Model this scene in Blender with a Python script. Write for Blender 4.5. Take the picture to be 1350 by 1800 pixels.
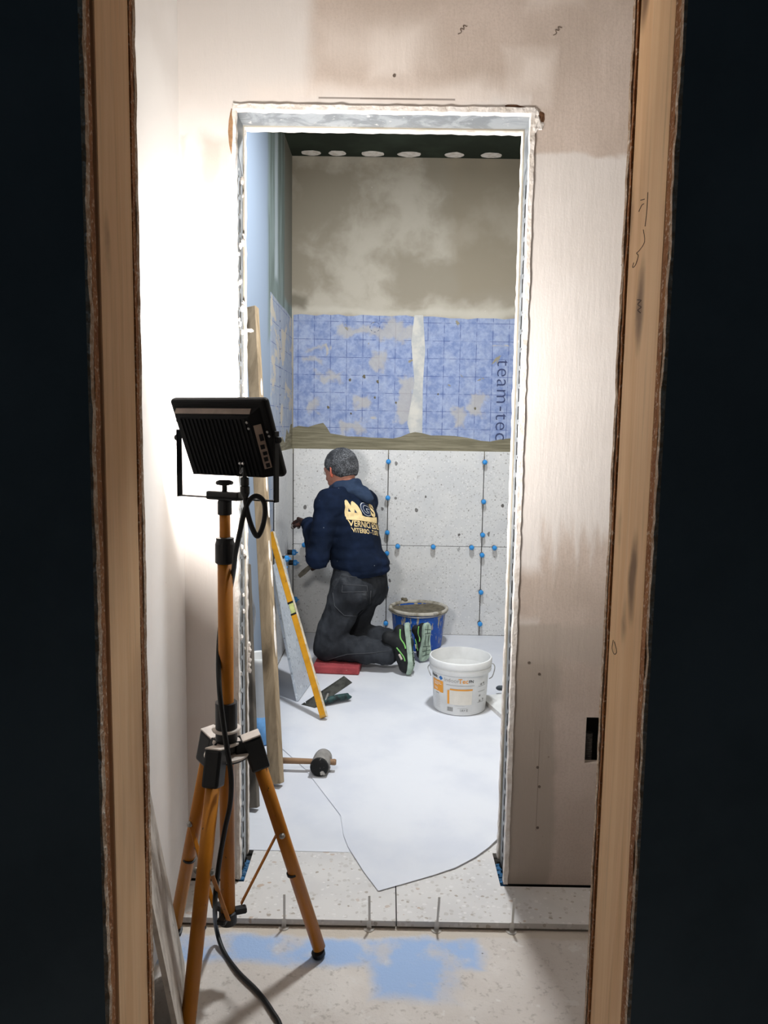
import bpy, bmesh, math, random
import numpy as np
from math import sin, cos, pi, radians
from mathutils import Vector, Matrix, Euler
from mathutils.bvhtree import BVHTree

random.seed(7)
for o in list(bpy.data.objects): bpy.data.objects.remove(o)
scene = bpy.context.scene
COL = scene.collection

# ------------------------------------------------------------------ camera
FPX, PITCH, ROLL, YAW, CAMH = 1330.0, radians(6.4), radians(.9), radians(-.2), 1.323
CAM = Vector((0, 0, CAMH))
_fw = Vector((sin(YAW)*cos(PITCH), cos(YAW)*cos(PITCH), -sin(PITCH)))
_rt = Vector((cos(YAW), -sin(YAW), 0)); _up = _rt.cross(_fw)
_R = cos(ROLL)*_rt + sin(ROLL)*_up; _U = -sin(ROLL)*_rt + cos(ROLL)*_up
cd = bpy.data.cameras.new('camera'); cam = bpy.data.objects.new('camera', cd); COL.objects.link(cam)
mw = Matrix((_R, _U, -_fw)).transposed().to_4x4(); mw.translation = CAM; cam.matrix_world = mw
cd.sensor_fit = 'VERTICAL'; cd.sensor_height = 36; cd.lens = 36*FPX/1800; cd.clip_start = .02
scene.camera = cam
def ray(x, y): return _R*((x-675)/FPX) - _U*((y-900)/FPX) + _fw
def at(x, y, Y): d = ray(x, y); return CAM + d*((Y-CAM.y)/d.y)
def atz(x, y, z=0.): d = ray(x, y); return CAM + d*((z-CAM.z)/d.z)

# ------------------------------------------------------------------ world and exposure
w = bpy.data.worlds.new('world'); scene.world = w; w.use_nodes = True
w.node_tree.nodes['Background'].inputs[0].default_value = (.45, .62, .78, 1)
w.node_tree.nodes['Background'].inputs[1].default_value = .04
scene.view_settings.view_transform = 'Standard'; scene.view_settings.look = 'None'
scene.view_settings.gamma = 1; scene.view_settings.use_curve_mapping = False
scene.view_settings.exposure = 0.2
LAMP_WATTS = 23.0      # flood light on the tripod
BULB_WATTS = 57.0      # round lamp on the bathroom ceiling, above the picture's top edge of the doorway

# ------------------------------------------------------------------ node helpers
def lin(c):
    if isinstance(c, str): c = [int(c[i:i+2], 16) for i in (1, 3, 5)]
    f = lambda v: v/12.92 if v <= .04045 else ((v+.055)/1.055)**2.4
    return tuple(f(v/255) for v in c[:3]) + (1,)
class N:
    def __init__(s, name):
        s.m = bpy.data.materials.new(name); s.m.use_nodes = True
        s.t = s.m.node_tree; s.b = s.t.nodes['Principled BSDF']; s.out = s.t.nodes['Material Output']
        s.tc = s.t.nodes.new('ShaderNodeTexCoord'); s.co = s.tc.outputs['Object']
    def n(s, ty, **k):
        x = s.t.nodes.new(ty)
        for a, v in k.items(): setattr(x, a, v)
        return x
    def put(s, sock, v):
        if v is None: return
        if isinstance(v, bpy.types.NodeSocket): s.t.links.new(v, sock)
        else:
            if isinstance(v, str): v = lin(v)
            if hasattr(sock.default_value, '__len__') and len(sock.default_value) == 4 and len(v) == 3: v = tuple(v)+(1,)
            sock.default_value = v
    def math(s, op, a, b=None, c=None):
        x = s.n('ShaderNodeMath', operation=op)
        s.put(x.inputs[0], a); s.put(x.inputs[1], b)
        if c is not None: s.put(x.inputs[2], c)
        return x.outputs[0]
    def vmul(s, v, k):
        x = s.n('ShaderNodeVectorMath', operation='MULTIPLY'); s.put(x.inputs[0], v); x.inputs[1].default_value = k
        return x.outputs[0]
    def noise(s, scale, detail=4, rough=.55, vec=None, dist=0, out=0):
        x = s.n('ShaderNodeTexNoise'); s.put(x.inputs['Vector'], vec or s.co)
        x.inputs['Scale'].default_value = scale; x.inputs['Detail'].default_value = detail
        x.inputs['Roughness'].default_value = rough; x.inputs['Distortion'].default_value = dist
        return x.outputs[out]
    def vor(s, scale, vec=None, feature='F1'):
        x = s.n('ShaderNodeTexVoronoi', feature=feature); s.put(x.inputs['Vector'], vec or s.co)
        x.inputs['Scale'].default_value = scale
        return x
    def rng(s, v, a, b, c=0., d=1., smooth=True):
        x = s.n('ShaderNodeMapRange', interpolation_type='SMOOTHSTEP' if smooth else 'LINEAR')
        s.put(x.inputs[0], v)
        for i, q in enumerate((a, b, c, d)): s.put(x.inputs[1+i], q)
        return x.outputs[0]
    def mix(s, f, a, b, blend='MIX'):
        x = s.n('ShaderNodeMix', data_type='RGBA', blend_type=blend)
        s.put(x.inputs[0], f); s.put(x.inputs[6], a); s.put(x.inputs[7], b)
        return x.outputs[2]
    def xyz(s, vec=None):
        x = s.n('ShaderNodeSeparateXYZ'); s.put(x.inputs[0], vec or s.co); return x.outputs
    def warp(s, amp, scale, detail=4):
        c = s.noise(scale, detail, out=1)
        a = s.n('ShaderNodeVectorMath', operation='SUBTRACT'); s.put(a.inputs[0], c); a.inputs[1].default_value = (.5, .5, .5)
        b = s.n('ShaderNodeVectorMath', operation='MULTIPLY_ADD'); s.put(b.inputs[0], a.outputs[0])
        b.inputs[1].default_value = (amp,)*3; s.put(b.inputs[2], s.co)
        return b.outputs[0]
    def box(s, u, v, u0, u1, v0, v1, soft):
        du = s.math('SUBTRACT', s.math('ABSOLUTE', s.math('SUBTRACT', u, (u0+u1)/2)), abs(u1-u0)/2)
        dv = s.math('SUBTRACT', s.math('ABSOLUTE', s.math('SUBTRACT', v, (v0+v1)/2)), abs(v1-v0)/2)
        return s.rng(s.math('MAXIMUM', du, dv), -soft, soft, 1, 0)
    def fin(s, col=None, rough=.7, bump=None, bd=.1, bs=.3, metal=0, spec=.3):
        s.put(s.b.inputs['Base Color'], col); s.put(s.b.inputs['Roughness'], rough)
        s.put(s.b.inputs['Metallic'], metal); s.b.inputs['Specular IOR Level'].default_value = spec
        if bump is not None:
            x = s.n('ShaderNodeBump'); x.inputs['Strength'].default_value = bs; x.inputs['Distance'].default_value = bd
            s.put(x.inputs['Height'], bump); s.t.links.new(x.outputs[0], s.b.inputs['Normal'])
        return s.m
def plain(name, c, rough=.6, var=.12, scale=25, metal=0, bump=.0, spec=.3, dark=None):
    k = N(name); c = lin(c)
    d = lin(dark) if dark else tuple(v*(1-var*2) for v in c[:3])+(1,)
    f = k.rng(k.noise(scale, 5), .35, .7)
    return k.fin(k.mix(f, c, d), rough, k.noise(scale*6, 3) if bump else None, .002, bump, metal, spec)

# ------------------------------------------------------------------ object helpers
WL = {}
def setp(o, label=None, cat=None, group=None, kind=None):
    if label: o['label'] = label
    if cat: o['category'] = cat
    if group: o['group'] = group
    if kind: o['kind'] = kind
    return o
def empty(name, loc, label, cat, group=None):
    o = bpy.data.objects.new(name, None); COL.objects.link(o); o.location = loc; o.empty_display_size = .05
    WL[o] = Vector(loc); return setp(o, label, cat, group)
def mkobj(name, verts, faces, mat, parent=None, smooth=False, recenter=None, **tags):
    V = np.array([tuple(v) for v in verts], float)
    if parent is not None: loc = WL[parent]
    elif recenter: loc = Vector(((V[:,0].min()+V[:,0].max())/2, (V[:,1].min()+V[:,1].max())/2, V[:,2].min()))
    else: loc = Vector((0, 0, 0))
    V = V - np.array(loc)
    me = bpy.data.meshes.new(name); me.from_pydata(V.tolist(), [], [tuple(int(i) for i in f) for f in faces]); me.update()
    o = bpy.data.objects.new(name, me); COL.objects.link(o)
    if mat: me.materials.append(mat)
    if smooth:
        me.polygons.foreach_set('use_smooth', [True]*len(me.polygons))
    WL[o] = loc.copy()
    if parent is not None: o.parent = parent
    else: o.location = loc
    return setp(o, **tags)
def frame_of(d, up=(0, 0, 1)):
    z = Vector(d).normalized(); u = Vector(up)
    if abs(z.dot(u.normalized())) > .98: u = Vector((1, 0, 0))
    x = u.cross(z).normalized(); y = z.cross(x)
    return Matrix((x, y, z)).transposed()          # local z = d
class MB:
    def __init__(s): s.v = []; s.f = []
    def add(s, vs, fs):
        k = len(s.v); s.v += [Vector(v) for v in vs]; s.f += [tuple(i+k for i in f) for f in fs]; return s
    def bm(s, bm):
        bm.verts.index_update()
        s.add([v.co.copy() for v in bm.verts], [[v.index for v in f.verts] for f in bm.faces]); bm.free(); return s
    def box(s, c, size, rot=None, bev=0, seg=1):
        b = bmesh.new(); bmesh.ops.create_cube(b, size=1)
        for v in b.verts: v.co = Vector((v.co.x*size[0], v.co.y*size[1], v.co.z*size[2]))
        if bev: bmesh.ops.bevel(b, geom=list(b.edges), offset=bev, segments=seg, affect='EDGES', profile=.5)
        for v in b.verts: v.co = (rot @ v.co if rot else v.co) + Vector(c)
        return s.bm(b)
    def span(s, x0, x1, y0, y1, z0, z1, bev=0):
        return s.box(((x0+x1)/2, (y0+y1)/2, (z0+z1)/2), (abs(x1-x0), abs(y1-y0), abs(z1-z0)), None, bev)
    def tube(s, pts, r, seg=12, cap=True):
        pts = [Vector(p) for p in pts]; n = len(pts); rs = r if isinstance(r, (list, tuple)) else [r]*n
        vs = []; fs = []; X = None
        for i, p in enumerate(pts):
            d = (pts[min(i+1, n-1)] - pts[max(i-1, 0)]).normalized()
            if X is None: X = frame_of(d).col[0]
            X = (X - d*X.dot(d)).normalized(); Y = d.cross(X)
            for k in range(seg):
                a = 2*pi*k/seg; vs.append(p + (X*cos(a)+Y*sin(a))*rs[i])
        for i in range(n-1):
            for k in range(seg): fs.append((i*seg+k, i*seg+(k+1) % seg, (i+1)*seg+(k+1) % seg, (i+1)*seg+k))
        if cap: fs += [tuple(range(seg))[::-1], tuple((n-1)*seg+k for k in range(seg))]
        return s.add(vs, fs)
    def lathe(s, prof, c, seg=32, axis=None, closed=False, wob=None):
        R = frame_of(axis) if axis else Matrix.Identity(3); c = Vector(c); vs = []; fs = []; n = len(prof)
        for (r, z) in prof:
            for k in range(seg):
                a = 2*pi*k/seg; rr = r*(1+(wob(a, z) if wob else 0)); vs.append(c + R @ Vector((rr*cos(a), rr*sin(a), z)))
        for i in range(n if closed else n-1):
            j = (i+1) % n
            for k in range(seg): fs.append((i*seg+k, i*seg+(k+1) % seg, j*seg+(k+1) % seg, j*seg+k))
        if not closed: fs += [tuple(range(seg))[::-1], tuple((n-1)*seg+k for k in range(seg))]
        return s.add(vs, fs)
    def prism(s, poly, z0, z1):
        n = len(poly); vs = [(x, y, z0) for x, y in poly] + [(x, y, z1) for x, y in poly]
        fs = [tuple(range(n))[::-1], tuple(range(n, 2*n))] + [(i, (i+1) % n, n+(i+1) % n, n+i) for i in range(n)]
        return s.add(vs, fs)
    def xf(s, M):
        s.v = [M @ v for v in s.v]; return s
    def build(s, name, mat, parent=None, smooth=False, **k):
        o = mkobj(name, s.v, s.f, mat, parent, smooth, **k)
        return o
def autosmooth(o, ang=40):
    me = o.data; me.polygons.foreach_set('use_smooth', [True]*len(me.polygons))
    b = bmesh.new(); b.from_mesh(me)
    for e in b.edges:
        if len(e.link_faces) == 2 and e.calc_face_angle(0) > radians(ang): e.smooth = False
    b.to_mesh(me); b.free(); return o
def spline(pts, n=8):
    P = [Vector(p) for p in pts]; out = []
    for i in range(len(P)-1):
        a, b, c, d = P[max(i-1, 0)], P[i], P[i+1], P[min(i+2, len(P)-1)]
        for k in range(n):
            t = k/n; out.append(.5*((2*b)+(c-a)*t+(2*a-5*b+4*c-d)*t*t+(3*b-a-3*c+d)*t**3))
    return out+[P[-1]]
def textmesh(txt, size, bold=0., maxedge=None, spacing=1., align='CENTER'):
    cu = bpy.data.curves.new('t', 'FONT'); cu.body = txt; cu.size = size; cu.offset = bold*size; cu.space_character = spacing
    cu.align_x = align; cu.align_y = 'CENTER'; cu.resolution_u = 3
    o = bpy.data.objects.new('t', cu); COL.objects.link(o)
    dg = bpy.context.evaluated_depsgraph_get(); me = bpy.data.meshes.new_from_object(o.evaluated_get(dg))
    b = bmesh.new(); b.from_mesh(me); bpy.data.objects.remove(o); bpy.data.meshes.remove(me)
    return bmout(b, maxedge)
def bmout(b, maxedge):
    bmesh.ops.triangulate(b, faces=list(b.faces))
    if maxedge:
        for _ in range(5):
            es = [e for e in b.edges if e.calc_length() > maxedge]
            if not es: break
            bmesh.ops.subdivide_edges(b, edges=es, cuts=1); bmesh.ops.triangulate(b, faces=list(b.faces))
    b.verts.index_update(); r = ([v.co.copy() for v in b.verts], [[v.index for v in f.verts] for f in b.faces]); b.free(); return r
def polymesh(poly, maxedge=None):
    b = bmesh.new(); b.faces.new([b.verts.new((x, y, 0)) for x, y in poly]); return bmout(b, maxedge)

# ------------------------------------------------------------------ signed-distance modelling
def surfnet(fn, lo, hi, h):
    ax = [np.arange(lo[i]-2*h, hi[i]+3*h, h) for i in range(3)]
    G = np.stack(np.meshgrid(*ax, indexing='ij'), -1); S = G.shape[:3]
    D = fn(G.reshape(-1, 3)).reshape(S)
    acc = np.zeros(tuple(n-1 for n in S)+(3,)); cnt = np.zeros(tuple(n-1 for n in S))
    quads = []; edges = []
    for a in range(3):
        s0 = [slice(None)]*3; s1 = [slice(None)]*3; s0[a] = slice(0, -1); s1[a] = slice(1, None)
        d0, d1 = D[tuple(s0)], D[tuple(s1)]; cr = (d0 < 0) != (d1 < 0)
        I = np.argwhere(cr); t = (d0/(d0-d1+1e-20))[cr]
        P = I.astype(float); P[:, a] += t
        b, c = (a+1) % 3, (a+2) % 3
        ok = (I[:, b] > 0) & (I[:, c] > 0) & (I[:, b] < S[b]-1) & (I[:, c] < S[c]-1)
        I = I[ok]; P = P[ok]; inside = (d0 < 0)[cr][ok]; cells = []
        for ob, oc in ((0, 0), (-1, 0), (-1, -1), (0, -1)):
            J = I.copy(); J[:, b] += ob; J[:, c] += oc; cells.append(J)
            np.add.at(acc, tuple(J.T), P); np.add.at(cnt, tuple(J.T), 1)
        edges.append((cells, inside))
    m = cnt > 0; idx = -np.ones(cnt.shape, int); idx[m] = np.arange(m.sum())
    V = acc[m]/cnt[m][:, None]*h + np.array([ax[i][0] for i in range(3)])
    F = []
    for cells, ins in edges:
        q = np.stack([idx[tuple(J.T)] for J in cells], 1); q[~ins] = q[~ins][:, ::-1]; F.append(q)
    return V, np.concatenate(F)
def cone(p, a, b, ra, rb, sc=None):
    a = np.array(a, float); b = np.array(b, float)
    if sc is not None:                                # sc = 3x3 squash matrix
        p = p @ sc.T; a = sc @ a; b = sc @ b
    ab = b-a; t = np.clip(((p-a) @ ab)/(ab @ ab+1e-12), 0, 1)
    return np.linalg.norm(p-a-t[:, None]*ab, axis=1) - (ra+(rb-ra)*t)
def ell(p, c, R, r):                                  # R columns = axes
    q = (p-np.array(c)) @ np.array(R) / np.array(r); k = np.linalg.norm(q, axis=1)
    return (k-1)*min(r)
def smin(a, b, k):
    h = np.clip(.5+.5*(b-a)/k, 0, 1); return b*(1-h)+a*h-k*h*(1-h)
def wrinkle(p, s, amp, seed=0):
    r = np.random.RandomState(seed); out = 0
    q = p.copy()
    for i in range(5):
        d = r.normal(size=3); d /= np.linalg.norm(d); e = r.normal(size=3)
        q = q + .35/s*np.sin(q @ e*s*.7+r.rand()*6)[:, None]*d
        out = out + np.sin(q @ d*s*(1+.4*i)+r.rand()*6)/(1+.5*i)
    return out*amp/2.5

# ================================================================== MATERIALS
XL, YB, ZC = -.602, 4.756, 2.935            # bathroom: left wall, back wall, ceiling
XC, YD, YD2 = -.56, 2.076, 2.226            # corridor left wall, door wall front and back
DL, DR, ZD = -.413, .363, 2.145             # doorway
ZF = -.022                                   # raw floor; tile tops at z = 0
XR, XCR = 1.1, 2.6

def px_box(k, u, v, x0, y0, x1, y1, soft):   # rectangle seen on the door wall, in wall metres
    a = at(x0, y0, YD); b = at(x1, y1, YD)
    return k.box(u, v, min(a.x, b.x), max(a.x, b.x), min(a.z, b.z), max(a.z, b.z), soft)
def m_doorwall():
    k = N('skimmed_plasterboard'); wv = k.warp(.10, 5, 5); x, y, z = k.xyz(wv)
    streak = k.noise(3, 6, .7, k.vmul(k.co, (9, 9, 1.3)))
    grain = k.noise(160, 2)
    bare = k.mix(k.rng(k.noise(5, 5), .35, .7), '#c0b1a5', '#cebfb4')
    bare = k.mix(k.rng(grain, .4, .7, 0, .25), bare, '#a8998d')
    skim = k.mix(k.rng(k.noise(2.2, 4), .4, .65), '#d8d1cb', '#e0dad5')
    c = skim
    m = px_box(k, x, z, 545, -500, 1700, 178, .03); m = k.math('MAXIMUM', m, px_box(k, x, z, 935, 100, 1700, 286, .008))
    lowz = k.rng(k.math('ADD', z, k.math('MULTIPLY', streak, .5)), 1.16, 1.36, 1, 0)
    low = k.math('MULTIPLY', px_box(k, x, z, 962, 700, 1700, 1700, .012), lowz)
    low2 = px_box(k, x, z, 870, 1005, 965, 1088, .03)
    m = k.math('MAXIMUM', m, k.math('MAXIMUM', low, low2))
    c = k.mix(m, c, bare)
    c = k.mix(px_box(k, x, z, 880, 1095, 962, 1700, .012), c, '#b0a498')
    c = k.mix(k.math('MULTIPLY', px_box(k, x, z, 880, 1095, 1066, 1165, .02), .75), c, '#bcb0a5')
    for (a, b, e, f, s, st) in ((655, 62, 722, 128, .03, .9), (885, 85, 972, 185, .012, .45), (915, 105, 960, 150, .02, .8), (560, 40, 760, 110, .05, .55),
                                (430, 138, 900, 182, .025, .55), (700, 160, 860, 186, .015, .6), (930, -20, 1020, 18, .02, .5)):
        c = k.mix(k.math('MULTIPLY', px_box(k, x, z, a, b, e, f, s), st), c, '#e0d5cc')
    for (a, b, e, f, s, st) in ((318, 236, 330, 400, .006, .25), (350, 235, 410, 330, .02, .35), (360, 250, 385, 335, .01, .25)):
        c = k.mix(k.math('MULTIPLY', px_box(k, x, z, a, b, e, f, s), st), c, '#b09c8c')
    # filler scratches and dents
    X, Y, Z = k.xyz()
    for (a, b, e, f) in ((560, 173, 800, 174), (633, 173, 742, 175)):
        A = at(a, b, YD); B = at(e, f, YD)
        c = k.mix(k.math('MULTIPLY', k.box(X, Z, min(A.x, B.x), max(A.x, B.x), min(A.z, B.z)-.0005, max(A.z, B.z)+.0005, .0012), .7), c, '#5d5148')
    c = k.mix(k.math('MULTIPLY', k.box(X, Z, .4465, .4475, .17, .47, .0012), .8), c, '#5d5148')
    sp = k.vor(9); c = k.mix(k.rng(sp.outputs['Distance'], .012, .03, .6, 0), c, '#6d6056')
    return k.fin(c, .85, k.math('ADD', streak, k.math('MULTIPLY', grain, .15)), .01, .12, 0, .15)
def m_skim():
    k = N('white_skim_plaster'); c = k.mix(k.rng(k.noise(3, 5), .4, .7), '#eeebe8', '#e6e2de')
    sp = k.vor(12); c = k.mix(k.rng(sp.outputs['Distance'], .01, .025, .4, 0), c, '#8f857c')
    return k.fin(c, .8, k.noise(20, 5), .01, .06, 0, .15)
def m_plaster_edge():
    k = N('white_filler'); return k.fin(k.mix(k.rng(k.noise(30, 5), .4, .65), '#efe9e3', '#d9d0c6'), .85, k.noise(90, 5), .006, .5)
def m_galv():
    k = N('galvanised_sheet'); n = k.noise(14, 6, .6, None, 1.2)
    c = k.mix(k.rng(n, .42, .62), '#85898c', '#a4a8ab'); c = k.mix(k.rng(k.noise(40, 4), .62, .7), c, '#c9c8c6')
    return k.fin(c, .5, k.noise(60, 4), .003, .25, .35)
def m_backwall():
    k = N('grey_brown_render'); wv = k.warp(.25, 2.2, 5); x, y, z = k.xyz(wv)
    c = k.mix(k.rng(k.noise(2.6, 5, .55, wv), .40, .62), '#948c7d', '#b3ac9f')
    c = k.mix(k.math('MULTIPLY', k.box(x, z, .38, 1.3, 2.15, 3.2, .06), .6), c, '#8f8573')
    c = k.mix(k.math('MULTIPLY', k.box(x, z, -.7, -.50, 2.02, 2.12, .03), .8), c, '#6b6557')
    c = k.mix(k.math('MULTIPLY', k.box(x, z, -.5, 1.2, 2.0, 2.05, .02), .6), c, '#c3beb1')
    sp = k.vor(7); c = k.mix(k.rng(sp.outputs['Distance'], .02, .035, .5, 0), c, '#cfcabf')
    return k.fin(c, .85, k.noise(9, 6), .02, .12, 0, .15)
def m_leftwall():
    k = N('moisture_board_with_filler'); wv = k.warp(.07, 3, 4); x, y, z = k.xyz(wv)
    st = k.noise(3, 5, .6, k.vmul(k.co, (6, 7, .6)))
    c = lin('#8996a7')
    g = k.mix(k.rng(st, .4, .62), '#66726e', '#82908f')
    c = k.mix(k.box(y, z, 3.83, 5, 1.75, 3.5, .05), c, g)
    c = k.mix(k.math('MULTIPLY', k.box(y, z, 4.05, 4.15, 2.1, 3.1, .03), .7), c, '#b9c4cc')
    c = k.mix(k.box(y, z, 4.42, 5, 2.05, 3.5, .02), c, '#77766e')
    return k.fin(c, .8, k.noise(12, 5), .01, .12, 0, .2)
def m_membrane(name, ca, cb, cc, smear=.60, patches=()):
    k = N(name); x, y, z = k.xyz(); u = k.math('ADD', x, y)
    c = k.mix(k.rng(k.noise(26, 6, .7), .35, .68), ca, cb)
    c = k.mix(k.rng(k.noise(9, 5, .7), .4, .7, 0, .4), c, cc)
    def lines(v, p, o, wd):
        f = k.math('FRACT', k.math('DIVIDE', k.math('SUBTRACT', v, o), p)); d = k.math('ABSOLUTE', k.math('SUBTRACT', f, .5))
        return k.rng(d, .5-wd/p, .5-wd/p*.5, 0, 1)
    br = k.rng(k.noise(16, 3), .42, .52, .25, 1)
    L = k.math('MAXIMUM', lines(u, .1, .035+YB, .0024), lines(z, .108, .02, .0022))
    c = k.mix(k.math('MULTIPLY', L, k.math('MULTIPLY', br, .8)), c, '#3c4a80')
    sm = k.noise(3.4, 5, .6, k.vmul(k.warp(.1, 4), (1, 1, 1.7)), .6)
    c = k.mix(k.rng(sm, smear, smear+.04), c, '#b3aca0')
    wx, wy, wz = k.xyz(k.warp(.16, 13, 6)); pm_ = None
    for (a, b, e, f) in patches:
        A = at(a, b, YB); B = at(e, f, YB); bx = k.box(wx, wz, min(A.x, B.x), max(A.x, B.x), min(A.z, B.z), max(A.z, B.z), .018)
        pm_ = bx if pm_ is None else k.math('MAXIMUM', pm_, bx)
    if pm_ is not None: c = k.mix(k.math('MULTIPLY', pm_, .7), c, '#b0aba2')
    c = k.mix(k.rng(k.noise(7, 3, .5, None, 1.5), .70, .72), c, '#8d8878')
    return k.fin(c, .85, k.noise(60, 4), .003, .3, 0, .15)
def m_adhesive():
    k = N('olive_tile_adhesive'); s = k.noise(5, 5, .6, k.vmul(k.co, (1, 1, 14)))
    return k.fin(k.mix(k.rng(s, .35, .7), '#6f6a58', '#8a8470'), .9, s, .01, .6, 0, .1)
def m_tape():
    k = N('grey_white_joint_tape'); return k.fin(k.mix(k.rng(k.noise(14, 5), .35, .65), '#c9c6be', '#aeb0b0'), .85, k.noise(40, 4), .003, .3)
def m_terrazzo(name, base, base2, chips, scale, thr):
    k = N(name); c = k.mix(k.rng(k.noise(6, 4), .35, .7), base, base2)
    wv = k.warp(.012, 40, 2)
    for i, (col, sc, t) in enumerate(chips):
        v = k.vor(scale*sc, k.vmul(wv, (1, 1+.13*i, 1-.09*i)))
        r, g, b = k.xyz(v.outputs['Color'])
        rad = k.math('MULTIPLY', k.rng(r, 1-t, 1, 0, .52, False), 1)
        m = k.math('LESS_THAN', v.outputs['Distance'], rad)
        c = k.mix(k.math('MULTIPLY', m, k.rng(g, 0, 1, .45, .95, False)), c, col)
    return k.fin(c, .38, None, spec=.35)
def m_concrete():
    k = N('raw_concrete_floor'); wv = k.warp(.09, 7, 5); x, y, z = k.xyz(wv)
    c = k.mix(k.rng(k.noise(4, 6, .6), .35, .7), '#c6beb6', '#d5cfc8')
    c = k.mix(k.rng(k.noise(70, 3), .55, .75, 0, .5), c, '#8e867d')
    c = k.mix(k.rng(k.noise(22, 4), .62, .68, 0, .7), c, '#d6d2cc')
    b = k.math('MAXIMUM', k.box(x, y, -.60, .26, 1.765, 1.862, .02), k.box(x, y, -.02, .19, 1.655, 1.80, .025))
    b = k.math('MULTIPLY', b, k.rng(k.noise(9, 5), .33, .52, .3, 1))
    c = k.mix(b, c, '#9db6da')
    c = k.mix(k.box(x, y, -2, 2, 1.87, 3, .008), c, '#c2b8ab')
    sp = k.vor(13); c = k.mix(k.rng(sp.outputs['Distance'], .02, .05, .75, 0), c, '#5c554e')
    return k.fin(c, .8, k.math('ADD', k.noise(30, 5), k.noise(140, 2)), .004, .3, 0, .2)
def m_wood(name, a, b, knots='#4a2d1c', axis=2, sc=1., tool=.5):
    k = N(name); s = [14*sc, 14*sc, 14*sc]; s[axis] = .7*sc
    g = k.noise(1.6, 6, .6, k.vmul(k.co, s), .8); fine = k.noise(6, 4, .6, k.vmul(k.co, s))
    c = k.mix(k.rng(g, .35, .68), a, b); c = k.mix(k.rng(fine, .5, .8, 0, .22), c, knots)
    s2 = [7., 7., 7.]; s2[axis] = 2.2
    v = k.vor(1.3*sc, k.vmul(k.warp(.03, 8), s2)); c = k.mix(k.rng(v.outputs['Distance'], .10, .26, .75, 0), c, knots)
    return k.fin(c, .7, g, .004, .25, 0, .25)
def m_film():
    k = N('white_protective_film'); c = k.mix(k.rng(k.noise(3, 5), .4, .65), '#e9ebf0', '#dfe2ea')
    k.fin(c, .45, k.noise(5, 5, .5, None, 1), .02, .18, 0, .35)
    tr = k.n('ShaderNodeBsdfTransparent'); mx = k.n('ShaderNodeMixShader'); mx.inputs[0].default_value = .74
    k.t.links.new(tr.outputs[0], mx.inputs[1]); k.t.links.new(k.b.outputs[0], mx.inputs[2]); k.t.links.new(mx.outputs[0], k.out.inputs[0])
    return k.m
def m_green_ceiling():
    k = N('green_moisture_board'); c = k.mix(k.rng(k.noise(3, 4), .4, .7), '#2d332b', '#3a4238')
    return k.fin(c, .85, None, spec=.1)
def m_osb():
    k = N('fibreboard_edge'); c = k.mix(k.rng(k.noise(60, 5, .7, k.vmul(k.co, (1, 1, .3))), .35, .68), '#a0704a', '#84583b')
    c = k.mix(k.rng(k.noise(160, 3), .55, .7), c, '#c9b096')
    return k.fin(c, .9, k.noise(120, 4), .004, .8, 0, .1)
def m_pbedge():
    k = N('torn_board_edge'); c = k.mix(k.rng(k.noise(50, 5, .7), .4, .62), '#bba894', '#9a7d63')
    c = k.mix(k.rng(k.noise(120, 3), .55, .68), c, '#d4c9bd'); return k.fin(c, .9, k.noise(120, 4), .004, .8, 0, .1)
DOORWALL, SKIM, FILLER, GALV = m_doorwall(), m_skim(), m_plaster_edge(), m_galv()
BACKW, LEFTW, MEMB, ADH, TAPE = m_backwall(), m_leftwall(), m_membrane('blue_sealing_membrane', '#7384ad', '#97a4c3', '#b0b7c6', .68, ((595, 574, 690, 590), (672, 562, 704, 598), (656, 622, 676, 650), (620, 697, 650, 715), (540, 608, 570, 615), (535, 630, 562, 638), (700, 665, 728, 745), (545, 705, 556, 722), (800, 715, 815, 750), (826, 692, 850, 732), (558, 655, 600, 668), (700, 575, 728, 600), (598, 742, 640, 760))), m_adhesive(), m_tape()
TERR_W = m_terrazzo('pale_terrazzo_wall', '#cfcfce', '#c6c7c8', (('#b3b2b1', 1, .5), ('#86837f', 1.3, .13), ('#dcdbda', 1.1, .4), ('#45413e', .42, .025)), 88, 0)
TERR_F = m_terrazzo('pale_terrazzo_floor', '#d3d0cc', '#cac7c4', (('#bdb8b2', 1, .5), ('#a09689', 1.2, .16), ('#dedbd8', 1.1, .4), ('#b59f8c', .7, .07)), 66, 0)
TERR_G = m_terrazzo('blue_grey_terrazzo', '#bcc3cb', '#aeb6c0', (('#989fa8', 1, .4), ('#7d838b', 1.5, .15), ('#d4d9de', 1.1, .3)), 62, 0)
CONC, FILM, GREENC = m_concrete(), m_film(), m_green_ceiling()
OSB, PBE = m_osb(), m_pbedge()
STUD = m_wood('pine_stud', '#d8ae82', '#e2bd92')
DARKW = plain('dark_unpainted_wall', '#6a7276', .9, .1, 4)
BLACKGAP = plain('dark_cavity', '#15130f', .9)
GROUT = plain('dark_grout_bed', '#33302c', .9)
WHITE_CEIL = plain('white_ceiling_paint', '#e6e3e0', .9, .05, 3)

MEMB_L = m_membrane('plastered_membrane', '#98a0ae', '#8a94a6', '#a9adb2', .54)
# ================================================================== STRUCTURE
ST = dict(kind='structure')
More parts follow.
